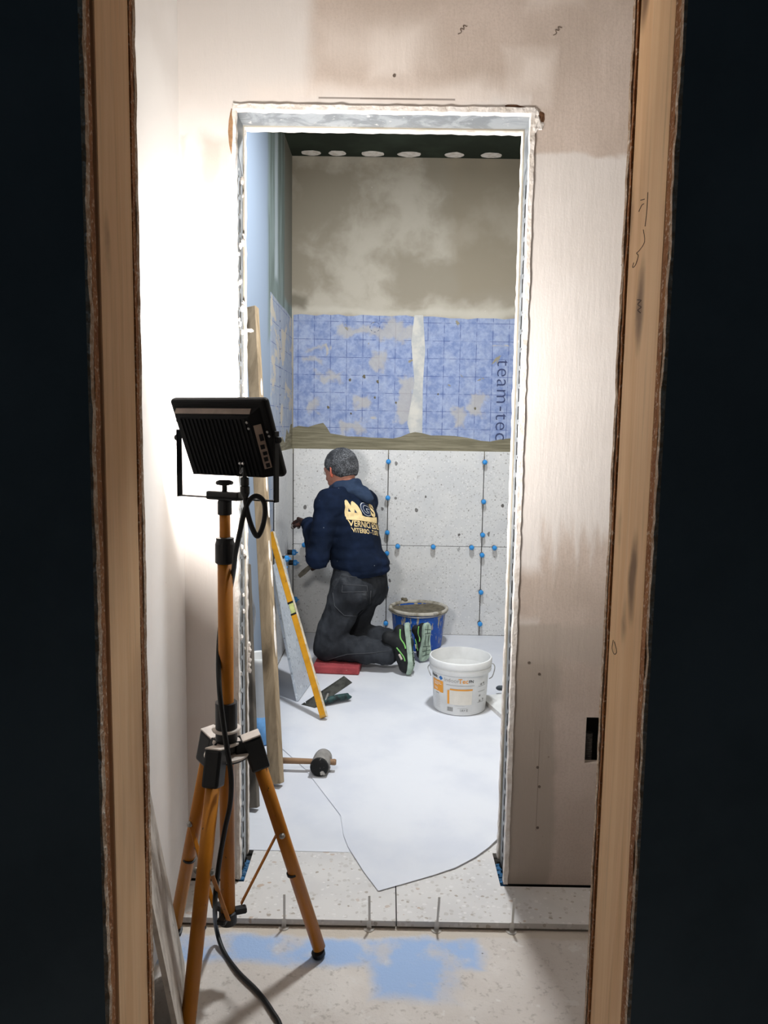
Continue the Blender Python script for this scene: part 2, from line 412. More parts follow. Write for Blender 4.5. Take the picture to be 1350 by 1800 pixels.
# floor and its tiles
fl = MB().span(-3, 3, -2, 5.2, ZF-.1, ZF).build('floor', CONC, **ST)
def floor_tile(poly): return MB().prism(poly, -.0155, 0).build('floor_tile', TERR_F, fl)
g = .0016; J = .044; y0, y1 = 1.905, 2.505
floor_tile([(XC+.004, y0), (J-g, y0), (J-g, y1), (XL+.004, y1), (XL+.004, 2.242), (DL+.014, 2.242), (DL+.014, 2.070), (XC+.004, 2.070)])
floor_tile([(J+g, y0), (J+.6-g, y0), (J+.6-g, 2.070), (DR-.014, 2.070), (DR-.014, 2.242), (J+.6-g, 2.242), (J+.6-g, y1), (J+g, y1)])
for i in range(1, 5): floor_tile([(J+.6*i+g, y0), (min(J+.6*i+.6-g, XCR-.004), y0), (min(J+.6*i+.6-g, XCR-.004), 2.070), (J+.6*i+g, 2.070)])
floor_tile([(J+.6+g, 2.242), (XR-.004, 2.242), (XR-.004, y1), (J+.6+g, y1)])
for r in range(4):
    a, b = 2.505+.6*r+g, min(2.505+.6*(r+1)-g, YB-.012)
    for (p, q) in ((XL+.012, J-g), (J+g, J+.6-g), (J+.6+g, XR-.004)): floor_tile([(p, a), (q, a), (q, b), (p, b)])
bed = MB().span(XC, XCR, 1.916, 2.3, ZF, -.0156).span(XL, XR, 2.3, YB, ZF, -.0156).build('adhesive_bed', GROUT, fl)

# bathroom shell
wb = MB().span(XL-.1, XR+.1, YB, YB+.1, ZF, ZC+.1).build('wall_back', BACKW, **ST)
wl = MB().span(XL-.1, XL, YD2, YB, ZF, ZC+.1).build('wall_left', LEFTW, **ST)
wr = MB().span(XR, XR+.1, YD2, YB, ZF, ZC+.1).build('wall_right', BACKW, **ST)
cl = MB().span(XL, XR, YD2, YB, ZC, ZC+.1).build('ceiling', GREENC, **ST)
for px, wd in ((545, 34), (592, 30), (655, 40), (720, 40), (800, 34), (866, 36)):     # filler daubs along the ceiling edge
    p = at(px, 269, 4.64); n = 14
    MB().prism([(p.x+wd/600*cos(2*pi*i/n)*(1+.1*random.random()), 4.70+.036*sin(2*pi*i/n)*(1+.4*random.random())) for i in range(n)], ZC-.002, ZC+.001).build('filler_daub', FILLER, cl)
cs = MB().span(XC, XCR, 1.2, YD+.2, 2.95, 3.05).build('ceiling_corridor', WHITE_CEIL, **ST)
MB().span(XC-.1, XC, 1.2, YD+.12, ZF, 2.95).build('wall_corridor_left', SKIM, **ST)
MB().span(XCR, XCR+.1, 1.2, YD+.12, ZF, 2.95).build('wall_corridor_right', SKIM, **ST)

# back wall: tiles, membrane, tape, adhesive
def wall_tile_b(x0, x1, z0, z1): return MB().span(x0, x1, YB-.012, YB+.001, z0, z1, .0012).build('wall_tile', TERR_W, wb)
ZJ, ZT = .578, 1.181; q = .0024
for (x0, x1) in ((XL+.014, .006-q), (.006+q, .606-q), (.606+q, XR-.004)):
    wall_tile_b(x0, x1, .004, ZJ-q*.6); wall_tile_b(x0, x1, ZJ+q*.6, ZT)
MB().span(XL, XR, YB-.004, YB, ZF, ZT-.004).build('grout_bed', GROUT, wb)
def wavy(x0, x1, z, n, amp, sd): 
    r = random.Random(sd); return [(x0+(x1-x0)*i/n, z+(r.random()-.5)*amp) for i in range(n+1)]
def vplate(poly, y_front, y_back):                       # polygon (x, z) as an upright plate
    m = MB().prism([(x, z) for x, z in poly], 0, 1)
    m.v = [Vector((v.x, y_back+(y_front-y_back)*v.z, v.y)) for v in m.v]; return m
vplate([(-.592, 1.2)]+[(.17, 1.2)]+wavy(.17, .165, 1.6, 2, .01, 3)+[(.155, 1.9)]+wavy(.15, -.592, 2.003, 16, .012, 1), YB-.0022, YB).build('membrane_sheet', MEMB, wb)
vplate([(.20, 1.2), (1.09, 1.2)]+wavy(1.09, .208, 1.995, 16, .016, 2), YB-.0022, YB).build('membrane_sheet', MEMB, wb)
vplate([(.145, 1.26), (.215, 1.26), (.212, 1.6), (.222, 1.8), (.205, 2.01), (.152, 2.01), (.135, 1.85), (.16, 1.6), (.12, 1.35)], YB-.003, YB).build('joint_tape', TAPE, wb)
ad = [(-.600, 1.31), (-.56, 1.325), (-.50, 1.318), (-.45, 1.335), (-.405, 1.345), (-.38, 1.31), (-.36, 1.275), (-.31, 1.268), (-.25, 1.262), (-.17, 1.258), (-.1, 1.255), (-.03, 1.258), (.03, 1.255), (.08, 1.268),
      (.13, 1.29), (.17, 1.297), (.22, 1.288), (.27, 1.278), (.34, 1.275), (.42, 1.272), (.5, 1.262), (.58, 1.245), (.64, 1.24), (.70, 1.255), (.78, 1.27), (1.08, 1.26)]
vplate([(-.600, 1.15), (1.08, 1.15)]+[(x, z+random.uniform(-.004, .004)) for x, z in ad[::-1]], YB-.0042, YB).build('adhesive_band', ADH, wb)
tv, tf = textmesh('team-tec', .125, -.012, spacing=1.12, align='LEFT')
o0 = at(885, 632, YB)
MB().add([Vector((o0.x+v.y, YB-.0048, o0.z-v.x)) for v in tv], [f[::-1] for f in tf]).build('lettering', plain('navy_print', '#3b4468', .8), wb)
# left wall: membrane, adhesive, tiles
def sideplate(poly, xf, xb):                             # polygon (y, z) as a plate on the left wall
    m = MB().prism(poly, 0, 1); m.v = [Vector((xb+(xf-xb)*v.z, v.x, v.y)) for v in m.v]; return m
sideplate([(3.90, .0), (4.752, .0), (4.752, 1.97), (4.5, 1.985), (4.2, 1.98), (3.90, 1.99)], XL+.0022, XL).build('membrane_sheet', MEMB_L, wl)
sideplate([(4.21, 1.2), (4.235, 1.2), (4.235, 1.95), (4.21, 1.95)], XL+.0026, XL).build('seam_strip', plain('seam_blue', '#8a95ad', .8), wl)
for i in range(14): MB().box((XL+.003, 4.222, 1.24+i*.05), (.002, .012, .008)).build('seam_mark', plain('seam_navy', '#2c3354', .8) if i == 0 else bpy.data.materials['seam_navy'], wl)
sideplate([(3.99, 1.15), (4.752, 1.15), (4.752, 1.335), (4.68, 1.33), (4.6, 1.27), (4.5, 1.30), (4.42, 1.22), (4.3, 1.26), (4.15, 1.215), (3.99, 1.225)], XL+.0042, XL).build('adhesive_band', ADH, wl)
for (a, b) in ((.004, ZJ-.0015), (ZJ+.0015, ZT)): MB().span(XL, XL+.012, 3.985, YB-.035, a, b, .0012).build('wall_tile', TERR_W, wl)
MB().span(XL, XL+.006, 3.974, 3.985, .0, ZT).span(XL, XL+.004, YB-.036, YB-.013, 0, ZT).build('tile_edge_gap', BLACKGAP, wl)

# door wall: boards, beads, metal frame
HX0, HX1, HZ0, HZ1 = .578, .648, .376, .512
wm = MB()
yb = YD+.022
for (x0, x1, z0, z1) in ((XC, DL, .004, ZD), (XC, XCR, ZD, 2.95), (DR, HX0, .004, ZD), (HX1, XCR, .004, ZD), (HX0, HX1, .004, HZ0), (HX0, HX1, HZ1, ZD)):
    wm.span(x0, x1, YD, yb, z0, z1)
wm = wm.build('wall_middle', DOORWALL, **ST)
MB().span(XL, DL, YD2-.022, YD2, .004, ZD).span(XL, XR, YD2-.022, YD2, ZD, ZC).span(DR, XR, YD2-.022, YD2, .004, ZD).build('rear_board', BACKW, wm)
MB().span(HX0-.02, HX1+.02, YD+.075, YD+.08, HZ0-.03, HZ1+.03).span(HX0-.02, HX0-.015, yb, YD+.08, HZ0-.03, HZ1+.03).span(HX0-.02, HX1+.02, yb, YD+.08, HZ1+.025, HZ1+.03).build('socket_cavity', BLACKGAP, wm)
cp = MB(); rr = [.0105+.0018*(i % 2) for i in range(40)]
cp.tube([(.600, YD+.05, HZ0-.03+i*.0035) for i in range(30)], rr[:30], 10).build('conduit', plain('dark_grey_conduit', '#54504c', .6), wm)
def slotted(xface, sgn, z0, z1, name):
    # upright metal channel web with staggered slots, facing along sgn * x
    m = MB(); Y = [YD+.018, YD+.042, YD+.056, YD+.076, YD+.091, YD+.132]; per = .05
    def rect(ya, yc, za, zb):
        v = [(xface, ya, za), (xface, yc, za), (xface, yc, zb), (xface, ya, zb)]; m.add(v, [(0, 1, 2, 3) if sgn > 0 else (3, 2, 1, 0)])
    rect(Y[0], Y[1], z0, z1); rect(Y[4], Y[5], z0, z1)
    n = int((z1-z0)/per)
    for i in range(n):
        a = z0+i*per; last = z1 if i == n-1 else a+per
        for (ya, yc) in ((Y[1], Y[2]), (Y[3], Y[4])): rect(ya, yc, a+.037, last)
        mid = (Y[2]+Y[3])/2
        rect(Y[2], Y[3], a, a+.0405); rect(Y[2], mid-.005, a+.0405, a+.0465); rect(mid+.005, Y[3], a+.0405, a+.0465); rect(Y[2], Y[3], a+.0465, last)
    b = m.build(name, GALV, wm)
    MB().span(xface-sgn*.03, xface-sgn*.028, YD+.02, YD+.13, z0, z1).build('stud_cavity', BLACKGAP, wm)
    return b
slotted(DL-.004, 1, .0, 2.05, 'slotted_channel'); slotted(DR+.004, -1, .0, 2.05, 'slotted_channel')
# header track and its folded end plates
MB().span(DL-.005, DR+.005, YD+.018, YD2-.018, ZD+.004, ZD+.006).build('header_track', GALV, wm)
for sx, xf in ((1, DL-.003), (-1, DR+.003)):
    m = MB(); m.add([(xf, YD+.018, ZD+.004), (xf, YD2-.018, ZD+.004), (xf, YD2-.018, 2.0), (xf, YD+.018, 2.08)], [(0, 1, 2, 3)])
    m.add([(xf-sx*.004, v.y, v.z) for v in m.v], [(3, 2, 1, 0)]); m.build('folded_end_plate', GALV, wm)
# plaster arrises round the opening (uneven)
def arris(axis, c0, c1, fx, fy, wx, wy, amp, sd):
    r = random.Random(sd); n = int(abs(c1-c0)/.02); vs = []; fs = []
    for i in range(n+1):
        t = c0+(c1-c0)*i/n; j = [r.uniform(-amp, amp) for _ in range(4)]
        pr = [(fx+j[0], fy+j[1]*.4), (fx+wx+j[2], fy+j[1]*.4), (fx+wx+j[2], fy+wy+j[3]), (fx+j[0], fy+wy+j[3])]
        for a, b in pr: vs.append((a, b, t) if axis == 'z' else (t, b, a))
        if i:
            k = 4*i
            for e in range(4): fs.append((k-4+e, k-4+(e+1) % 4, k+(e+1) % 4, k+e))
    fs += [(3, 2, 1, 0), tuple(4*n+e for e in range(4))]
    return MB().add(vs, fs)
arris('z', .004, ZD+.004, DL-.006, YD-.003, .0085, .024, .0018, 1).build('plaster_arris', FILLER, wm)
arris('z', .004, ZD+.004, DL-.006, YD2-.02, .008, .022, .0015, 2).build('plaster_arris', FILLER, wm)
arris('z', .004, ZD+.006, DR-.004, YD-.003, .012, .024, .0016, 3).build('plaster_arris', FILLER, wm)
arris('z', .004, ZD, DR-.003, YD2-.02, .008, .022, .0015, 4).build('plaster_arris', FILLER, wm)
arris('x', DL-.004, DR+.006, ZD-.004, YD-.003, .013, .024, .0013, 5).build('plaster_arris', FILLER, wm)
arris('x', DL-.002, DR+.002, ZD-.004, YD2-.02, .009, .022, .0013, 6).build('plaster_arris', FILLER, wm)
def lump(c, r, sd, mat, parent, name, sq=(1, 1, 1)):
    rs = random.Random(sd); b = bmesh.new(); bmesh.ops.create_icosphere(b, subdivisions=2, radius=1)
    for v in b.verts: v.co = Vector((v.co.x*sq[0], v.co.y*sq[1], v.co.z*sq[2]))*r*(1+rs.uniform(-.3, .3)) + Vector(c)
    return MB().bm(b).build(name, mat, parent)
lump((DR+.012, YD+.002, ZD-.03), .016, 1, FILLER, wm, 'broken_plaster', (1, .4, 1.6)); lump((DR+.008, YD+.002, ZD-.002), .010, 2, FILLER, wm, 'broken_plaster', (1, .5, 1))
BROWN = plain('torn_brown_paper', '#6b4a33', .9, .2, 60)
lump((DR+.024, YD+.001, ZD-.022), .012, 4, BROWN, wm, 'torn_paper', (.7, .2, 2)); lump((DR-.05, YD+.001, ZD+.012), .012, 5, BROWN, wm, 'torn_paper', (2.6, .2, .35))
lump((DL-.009, YD, ZD-.06), .011, 6, plain('torn_tan_paper', '#a8825f', .9, .2, 60), wm, 'torn_paper', (.7, .25, 4.5))
for i in range(26):
    z = random.choice([random.uniform(1.25, 2.0), random.uniform(.5, 1.0)])
    lump((DL-.002, YD+random.uniform(.03, .13), z), random.uniform(.003, .007), 20+i, FILLER, wm, 'plaster_drip', (.8, 1, 1.5))
lump((DL+.008, YD2-.01, 1.593), .009, 60, FILLER, wm, 'plaster_drip', (1.6, .6, .6))
for i in range(6): lump((DL+.003+.003*(i%2), YD2-.004, .665-.016*i), .006, 70+i, FILLER, wm, 'plaster_drip', (1, .7, 1.5))
for (x, y) in ((930, 1165), (948, 1185), (945, 1349), (948, 1383), (945, 1455), (693, 133)):
    p = at(x, y, YD); MB().lathe([(.0005, .0006), (.004, .0008), (.0045, -.0005)], (p.x, YD, p.z), 10, (0, -1, 0)).build('screw_head', plain('screw_mark', '#6a5e54', .7) if 'screw_mark' not in bpy.data.materials else bpy.data.materials['screw_mark'], wm)
# blue sealant in the gaps beside the jambs
BLUESEAL = plain('blue_sealant', '#2f6690', .6, .25, 60)
for (xa, xb) in ((DL-.002, DL+.013), (DR-.011, DR+.002)):
    r = random.Random(int(xa*1000)); m = MB()
    for i in range(12): y = 2.085+i*.0085; m.box(((xa+xb)/2, y, -.010), ((xb-xa)*r.uniform(.8, 1.), .012, .014+r.uniform(0, .008)), Euler((r.uniform(-.5, .5), r.uniform(-.4, .4), r.uniform(-.5, .5))).to_matrix(), .001)
    m.build('sealant', BLUESEAL, wm)

# near wall with the rough opening the photograph is taken through
OL, OR_, ZO = -.41, .378, 2.22
def jag(xe, xf, ya, yc, z0, z1, amp, sd, step=.02):
    r = random.Random(sd); n = int((z1-z0)/step); vs = []; fs = []; j = 0
    for i in range(n+1):
        z = z0+(z1-z0)*i/n; j = .6*j+r.uniform(-amp, amp)
        vs += [(xe+j, ya, z), (xe+j*.6+r.uniform(-amp, amp)*.4, yc, z), (xf, yc, z), (xf, ya, z)]
        if i:
            k = 4*i
            for e in range(4): fs.append((k-4+e, k-4+(e+1) % 4, k+(e+1) % 4, k+e))
    fs += [(3, 2, 1, 0), tuple(4*n+e for e in range(4))]
    return MB().add(vs, fs)
wn = MB().span(-3, OL-.005, 1.055, 1.068, ZF, 2.95).span(OR_+.005, 3, 1.058, 1.070, ZF, 2.95).span(OL-.005, OR_+.005, 1.055, 1.068, ZO, 2.95).build('wall_near', DARKW, **ST)
MB().span(-3, OL-.06, 1.258, 1.27, ZF, 2.95).span(OR_+.06, 3, 1.258, 1.27, ZF, 2.95).span(OL-.06, OR_+.06, 1.258, 1.27, ZO, 2.95).build('corridor_side_board', SKIM, wn)
jag(OL, OL-.0055, 1.0552, 1.068, ZF, ZO, .0016, 11).build('board_edge', PBE, wn)
jag(OL-.001, OL-.03, 1.068, 1.086, ZF, ZO, .0012, 12).build('fibreboard_edge', OSB, wn)
MB().span(OL-.047, OL-.003, 1.107, 1.248, ZF, ZO, .0015).build('timber_stud', STUD, wn)
jag(OL-.001, OL-.07, 1.248, 1.262, ZF, ZO, .0010, 13).build('fibreboard_edge', OSB, wn)
jag(OL-.001, OL-.07, 1.262, 1.275, ZF, ZO, .0010, 14).build('board_edge', PBE, wn)
jag(OR_, OR_+.0055, 1.0582, 1.068, ZF, ZO, .0016, 15).build('board_edge', PBE, wn)
jag(OR_, OR_+.03, 1.068, 1.087, ZF, ZO, .0010, 16).build('fibreboard_edge', OSB, wn)
MB().span(OR_+.002, OR_+.047, 1.093, 1.250, ZF, ZO, .0015).build('timber_stud', STUD, wn)
jag(OR_-.001, OR_+.07, 1.250, 1.259, ZF, ZO, .0010, 17).build('fibreboard_edge', OSB, wn)
jag(OR_-.003, OR_+.07, 1.259, 1.270, ZF, ZO, .0012, 18).build('board_edge', PBE, wn)
MB().span(OL, OR_, 1.09, 1.25, ZO, ZO+.045).build('timber_header', STUD, wn)

# pencil scribbles on the right stud and on the door wall
PENC = plain('pencil_line', '#4a3a2c', .8)
def scribble(pix, parent, Xp=None):
    P = []
    for x, y in pix:
        d = ray(x, y); P.append(CAM+d*((Xp/d.x) if Xp else (YD-.0004)/d.y))
    MB().tube(spline(P, 4), .0006, 5).build('pencil_mark', PENC, parent)
SX = OR_+.0018
scribble([(1126, 352), (1133, 350)], wn, SX); scribble([(1123, 372), (1128, 361), (1132, 358)], wn, SX); scribble([(1139, 338), (1137, 372), (1134, 398)], wn, SX)
scribble([(1114, 462), (1112, 470), (1117, 466), (1122, 450), (1119, 445), (1124, 440), (1133, 425), (1131, 404)], wn, SX)
scribble([(1120, 527), (1127, 528), (1121, 535), (1127, 540), (1121, 545), (1126, 550)], wn, SX); scribble([(1080, 1128), (1084, 1145), (1080, 1150), (1076, 1140), (1078, 1125)], wn, SX)
for (x, y) in ((805, 60), (972, 62)):
    scribble([(x, y), (x+6, y-3), (x+4, y-10), (x+11, y-8), (x+9, y-15), (x+16, y-13)], wm)

MORT = plain('dried_mortar', '#6f6a5a', .9, .2, 60)
for i, (x, y, r) in enumerate(((640, 662, .010), (615, 668, .008), (664, 671, .008), (577, 716, .008), (696, 708, .006), (659, 699, .006), (770, 693, .005), (835, 718, .007), (617, 727, .005))):
    p = at(x, y, YB); lump((p.x, YB-.003, p.z), r, 200+i, MORT, wb, 'mortar_splash', (1, .35, 1.2))
p = at(659, 575, YB)
for i in range(8): a = 2*pi*i/8; MB().box((p.x+.030*cos(a), YB-.0028, p.z+.030*sin(a)), (.012, .001, .0025), Matrix.Rotation(-(a+pi/2), 3, 'Y')).build('printed_ring_dash', bpy.data.materials['navy_print'], wb)
# ================================================================== OBJECTS
BLACKP = plain('matt_black_plastic', '#121416', .45, .1, 30, spec=.4)
BLACKM = plain('black_powder_coat', '#08090a', .65, .1, 40, spec=.2)
ORANGE = N('yellow_orange_paint'); 
def m_orange():
    k = N('scuffed_orange_paint'); c = k.mix(k.rng(k.noise(6, 4), .4, .7), '#b4700f', '#985c09')
    c = k.mix(k.rng(k.noise(40, 4, .6, k.vmul(k.co, (1, 1, .5))), .66, .70), c, '#2e2216')
    return k.fin(c, .42, None, spec=.4)
bpy.data.materials.remove(ORANGE.m); ORANGE = m_orange()
STEEL = plain('zinc_steel', '#9b9a96', .4, .1, 30, metal=.8)
PALEM = plain('pale_edge_plastic', '#cfc4ba', .5, .1, 30)
# ------------------------------------------------ tripod
TC = Vector((-.370, 1.717, ZF)); feet = [Vector((-.153, 1.792, ZF)), Vector((-.543, 1.869, ZF)), Vector((-.414, 1.492, ZF))]
tri = empty('tripod_stand', TC, 'orange three-legged work lamp tripod in front of the doorway', 'tripod')
cx, cy = TC.x, TC.y
MB().tube([(cx, cy, .125), (cx, cy, 1.02)], .0175, 20).build('lower_column', ORANGE, tri, True)
MB().tube([(cx, cy, 1.0), (cx, cy, 1.14)], .0125, 20).build('upper_column', ORANGE, tri, True)
MB().lathe([(.0185, 0), (.0225, .003), (.0225, .046), (.020, .054), (.0205, .060), (.013, .062)], (cx, cy, 1.005), 24).build('clamp_sleeve', BLACKP, tri)
hub = MB().lathe([(.0185, .075), (.0255, .075), (.0255, 0), (.0255, -.01), (.024, -.045), (.0185, -.045)], (cx, cy, .60), 28).build('hub_sleeve', BLACKP, tri)
for z, r in ((.607, .033), (.575, .032), (.546, .052)):
    MB().lathe([(.019, 0), (r, 0), (r+.001, .0025), (r, .005), (.019, .005)], (cx, cy, z), 36).build('hub_plate', PALEM if r < .04 else PALEM, tri)
MB().lathe([(.019, -.004), (.051, -.004), (.052, 0), (.019, 0)], (cx, cy, .546), 36).build('hub_plate', BLACKP, tri)
for i, f in enumerate(feet):
    d = (f-TC); d.z = 0; r = d.length; u = d/r
    top = Vector((cx, cy, 0))+u*.062+Vector((0, 0, .565)); ax = (f-top).normalized()
    R = frame_of(ax, u)
    leg = MB().tube([top+ax*.03, f+Vector((0, 0, .02))-ax*.005], .0165, 18).build('leg', ORANGE, tri, True)
    MB().tube([f-ax*.016, f-ax*.004], [.0175, .0165], 18).build('rubber_foot', BLACKP, leg)
    MB().tube([top+ax*(.17+.25*.75), top+ax*(.17+.25*.75+.006)], .0169, 18).build('scuff_band', BLACKP, leg)
    # socket: a rounded bracket clamping the leg top to the hub
    m = MB(); m.box(top+ax*.022, (.040, .046, .085), R, .006, 2)
    side = Vector((0, 0, 1)).cross(u)
    for s in (-1, 1): m.box(Vector((cx, cy, .565))+u*.042+side*s*.016, (.045, .006, .034), Matrix.Rotation(math.atan2(u.y, u.x), 3, 'Z'), .002)
    so = m.build('leg_socket', BLACKP, tri)
    MB().box(top-ax*.0215, (.039, .045, .004), R, .001).build('socket_rim', PALEM, so)
    bp = top+ax*(.245); base = Vector((cx, cy, .150))+u*.034
    br = MB(); br.box((bp+base)/2+side*.016, (.0035, .011, (bp-base).length), frame_of(bp-base, side), .0008); br.build('brace', ORANGE, tri)
    for s in (-1, 1): MB().lathe([(.0075, 0), (.0075, .003), (.005, .007), (.001, .008)], bp+side*s*.0165, 12, side*s).build('bolt', STEEL, leg)
MB().lathe([(.018, 0), (.0215, .002), (.0215, .03), (.018, .032)], (cx, cy, .118), 24).build('column_end_cap', BLACKP, tri)
for i, f in enumerate(feet):
    d = (f-TC); d.z = 0; u = d.normalized(); MB().box(Vector((cx, cy, .146))+u*.030, (.030, .022, .014), Matrix.Rotation(math.atan2(u.y, u.x), 3, 'Z'), .003).build('brace_lug', BLACKP, tri)
MB().lathe([(.0135, 0), (.0165, .001), (.0165, .03), (.0145, .034)], (cx, cy, 1.118), 20).build('head_socket', BLACKP, tri)
# ------------------------------------------------ flood light
AZ, TI = radians(24), radians(25)
LC = Vector((-.364, 1.70, 1.290))
n_ = Vector((sin(AZ)*cos(TI), cos(AZ)*cos(TI), sin(TI))); r_ = Vector((cos(AZ), -sin(AZ), 0)); u_ = r_.cross(n_)
RL = Matrix((r_, u_, -n_)).transposed()                     # local x right, y up, z to the rear
def lp(x, y, z): return LC + RL @ Vector((x, y, z))
lamp = empty('flood_light', (cx, cy, 1.15), 'black rectangular flood light shining away, on top of the orange tripod', 'work lamp')
W2, H2 = .128, .094
m = MB(); m.box((0, 0, -.014), (2*W2, 2*H2, .022), None, .009, 3); m.v = [LC+RL @ v for v in m.v]; body = m.build('front_frame', BLACKM, lamp)
m = MB()                                                     # tapered rear housing
def frus(m, x0, x1, y0, y1, z0, X0, X1, Y0, Y1, z1):
    vs = [(x0, y0, z0), (x1, y0, z0), (x1, y1, z0), (x0, y1, z0), (X0, Y0, z1), (X1, Y0, z1), (X1, Y1, z1), (X0, Y1, z1)]
    m.add(vs, [(3, 2, 1, 0), (4, 5, 6, 7), (0, 1, 5, 4), (1, 2, 6, 5), (2, 3, 7, 6), (3, 0, 4, 7)])
frus(m, -.117, .112, -.088, .078, -.004, -.106, .088, -.084, .062, .016); m.v = [LC+RL @ v for v in m.v]; hs = m.build('rear_housing', BLACKM, lamp)
for i in range(17):
    x = -.092+i*.0106; m = MB(); m.box((x, -.012, .0165), (.004, .138, .005), None, .001); m.v = [LC+RL @ v for v in m.v]; m.build('cooling_fin', BLACKM, hs)
m = MB(); m.box((-.008, .0712, .0068), (.20, .013, .002), Euler((radians(-52), 0, 0)).to_matrix()); m.v = [LC+RL @ v for v in m.v]
m.build('bounce_lit_slope', plain('painted_bounce_brown', '#8f7f74', .5, .15, 20), lamp)  # lighter brown paints bounced light onto the black housing's top slope
m = MB(); m.box((.1005, -.012, .0072), (.017, .105, .0012), Euler((0, radians(39.8), 0)).to_matrix()); m.v = [LC+RL @ v for v in m.v]
lab = m.build('rating_label', plain('grey_label', '#a08e80', .6, .1, 40), lamp)
DK = plain('black_print', '#141312', .6)
for (a, b, h) in ((.022, .006, .016), (.0, -.001, .010), (-.016, .003, .008), (-.03, .0, .01), (-.045, .002, .010)):
    m = MB(); m.box((.1010+b*.3, -.012+a, .0078-b*.25), (.009, h, .0012), Euler((0, radians(39.8), 0)).to_matrix()); m.v = [LC+RL @ v for v in m.v]; m.build('printed_mark', DK, lab)
for (x, y, z) in ((-.110, .048, .008), (-.108, .036, .008), (.083, .050, .0165), (.084, .036, .0165), (.116, .020, -.002), (.118, .010, -.002)):
    m = MB(); m.lathe([(.003, 0), (.003, .002), (.0018, .0022)], (x, y, z), 10); m.v = [LC+RL @ v for v in m.v]; m.build('screw', STEEL, lamp)
for x in (.038, .046): m = MB(); m.lathe([(.0032, 0), (.0032, .004), (.001, .005)], (x, -.048, .0185), 10); m.v = [LC+RL @ v for v in m.v]; m.build('screw', plain('bright_chrome', '#e4e2de', .25, metal=.6) if 'bright_chrome' not in bpy.data.materials else bpy.data.materials['bright_chrome'], lamp)
# glass front that gives the light
k = N('lit_led_panel'); k.fin('#ffffff', .4); k.b.inputs['Emission Color'].default_value = (1, .97, .92, 1); k.b.inputs['Emission Strength'].default_value = 20
m = MB(); m.box((0, 0, -.0262), (2*W2-.03, 2*H2-.03, .002)); m.v = [LC+RL @ v for v in m.v]; m.build('led_panel', k.m, lamp)
ld = bpy.data.lights.new('flood_light_beam', 'AREA'); ld.shape = 'RECTANGLE'; ld.size = .20; ld.size_y = .14; ld.energy = LAMP_WATTS; ld.color = (1, .965, .93)
lo = bpy.data.objects.new('flood_light_beam', ld); COL.objects.link(lo); lo.parent = lamp
lm = RL.to_4x4(); lm.translation = lp(0, 0, -.031) - Vector((cx, cy, 1.15)); lo.matrix_local = lm
# yoke
yk = MB(); yw = .121; piv = [lp(-W2-.004, .0, -.004), lp(W2+.004, .0, -.004)]
yb_ = 1.158
A = Vector((piv[0].x, piv[0].y, yb_)); B = Vector((piv[1].x, piv[1].y, yb_)); dirn = (B-A).normalized(); nrm = Vector((-dirn.y, dirn.x, 0))
Ry = Matrix((dirn, nrm, Vector((0, 0, 1)))).transposed()
for P, Q, s in ((A, piv[0], -1), (B, piv[1], 1)):
    yk.box(((P+Q)/2)+Vector((0, 0, .008)), (.0035, .018, (Q-P).length+.022), Ry, .001)
yk.box((A+B)/2, ((B-A).length, .018, .003), Ry, .0008)
yk.build('yoke', BLACKM, lamp)
for P, s in ((piv[0], -1), (piv[1], 1)): MB().lathe([(.008, 0), (.008, .004), (.006, .008), (.002, .009)], P+dirn*s*.002, 14, dirn*s).build('pivot_bolt', BLACKM, lamp)
kc = Vector((cx, cy, 1.158))
m = MB(); m.box(kc+Vector((0, 0, .004)), (.088, .026, .020), Ry, .004, 2); m.build('clamp_bar', BLACKP, lamp)
MB().lathe([(.006, 0), (.006, .014), (.018, .016), (.0205, .019), (.0195, .024), (.012, .027), (.002, .0275)], kc+Vector((0, 0, .013)), 24).build('hand_knob', BLACKP, lamp)
# ------------------------------------------------ cable
cab = empty('power_cable', atz(470, 1760, ZF), 'black rubber cable looping from the lamp down the tripod to the floor', 'cable')
g0 = lp(.040, -.060, .044); 
MB().tube(spline([lp(.042, -.050, .022), lp(.043, -.064, .034), at(428, 822, 1.645), at(429, 838, 1.64)], 6), .003, 8).build('pigtail', BLACKP, cab, True)
MB().lathe([(.004, .0), (.0095, .003), (.0095, .018), (.0075, .020), (.0105, .022), (.0105, .036), (.006, .046)], at(430, 838, 1.64), 16, (0.02, 0, -1)).build('plug_connector', BLACKP, cab)
pts = [at(431, 872, 1.64), at(434, 896, 1.64), at(441, 922, 1.645), at(450, 941, 1.655), at(456, 939, 1.66), at(463, 920, 1.66), at(466, 896, 1.655), at(462, 879, 1.65), at(450, 872, 1.645), at(438, 880, 1.64), at(429, 902, 1.64),
       at(421, 938, 1.65), at(414, 972, 1.67), at(411, 1000, 1.70), at(404, 1040, 1.765), at(394, 1075, 1.765), at(387, 1105, 1.74), at(384, 1160, 1.705), at(386, 1215, 1.66), at(391, 1260, 1.65), at(398, 1310, 1.635), at(406, 1362, 1.63), at(405, 1410, 1.63),
       at(396, 1455, 1.63), at(387, 1505, 1.63), at(381, 1550, 1.63), at(378, 1590, 1.64), atz(380, 1630, .03), atz(392, 1670, ZF+.008), atz(418, 1708, ZF+.007), atz(452, 1742, ZF+.007), atz(478, 1777, ZF+.007), atz(494, 1815, ZF+.007), Vector((-.21, 1.40, ZF+.007)), Vector((-.2, 1.2, ZF+.007)), Vector((-.25, .9, ZF+.007))]
MB().tube(spline(pts, 7), .0058, 10).build('cord', plain('black_rubber', '#0f1112', .5, spec=.35), cab, True)
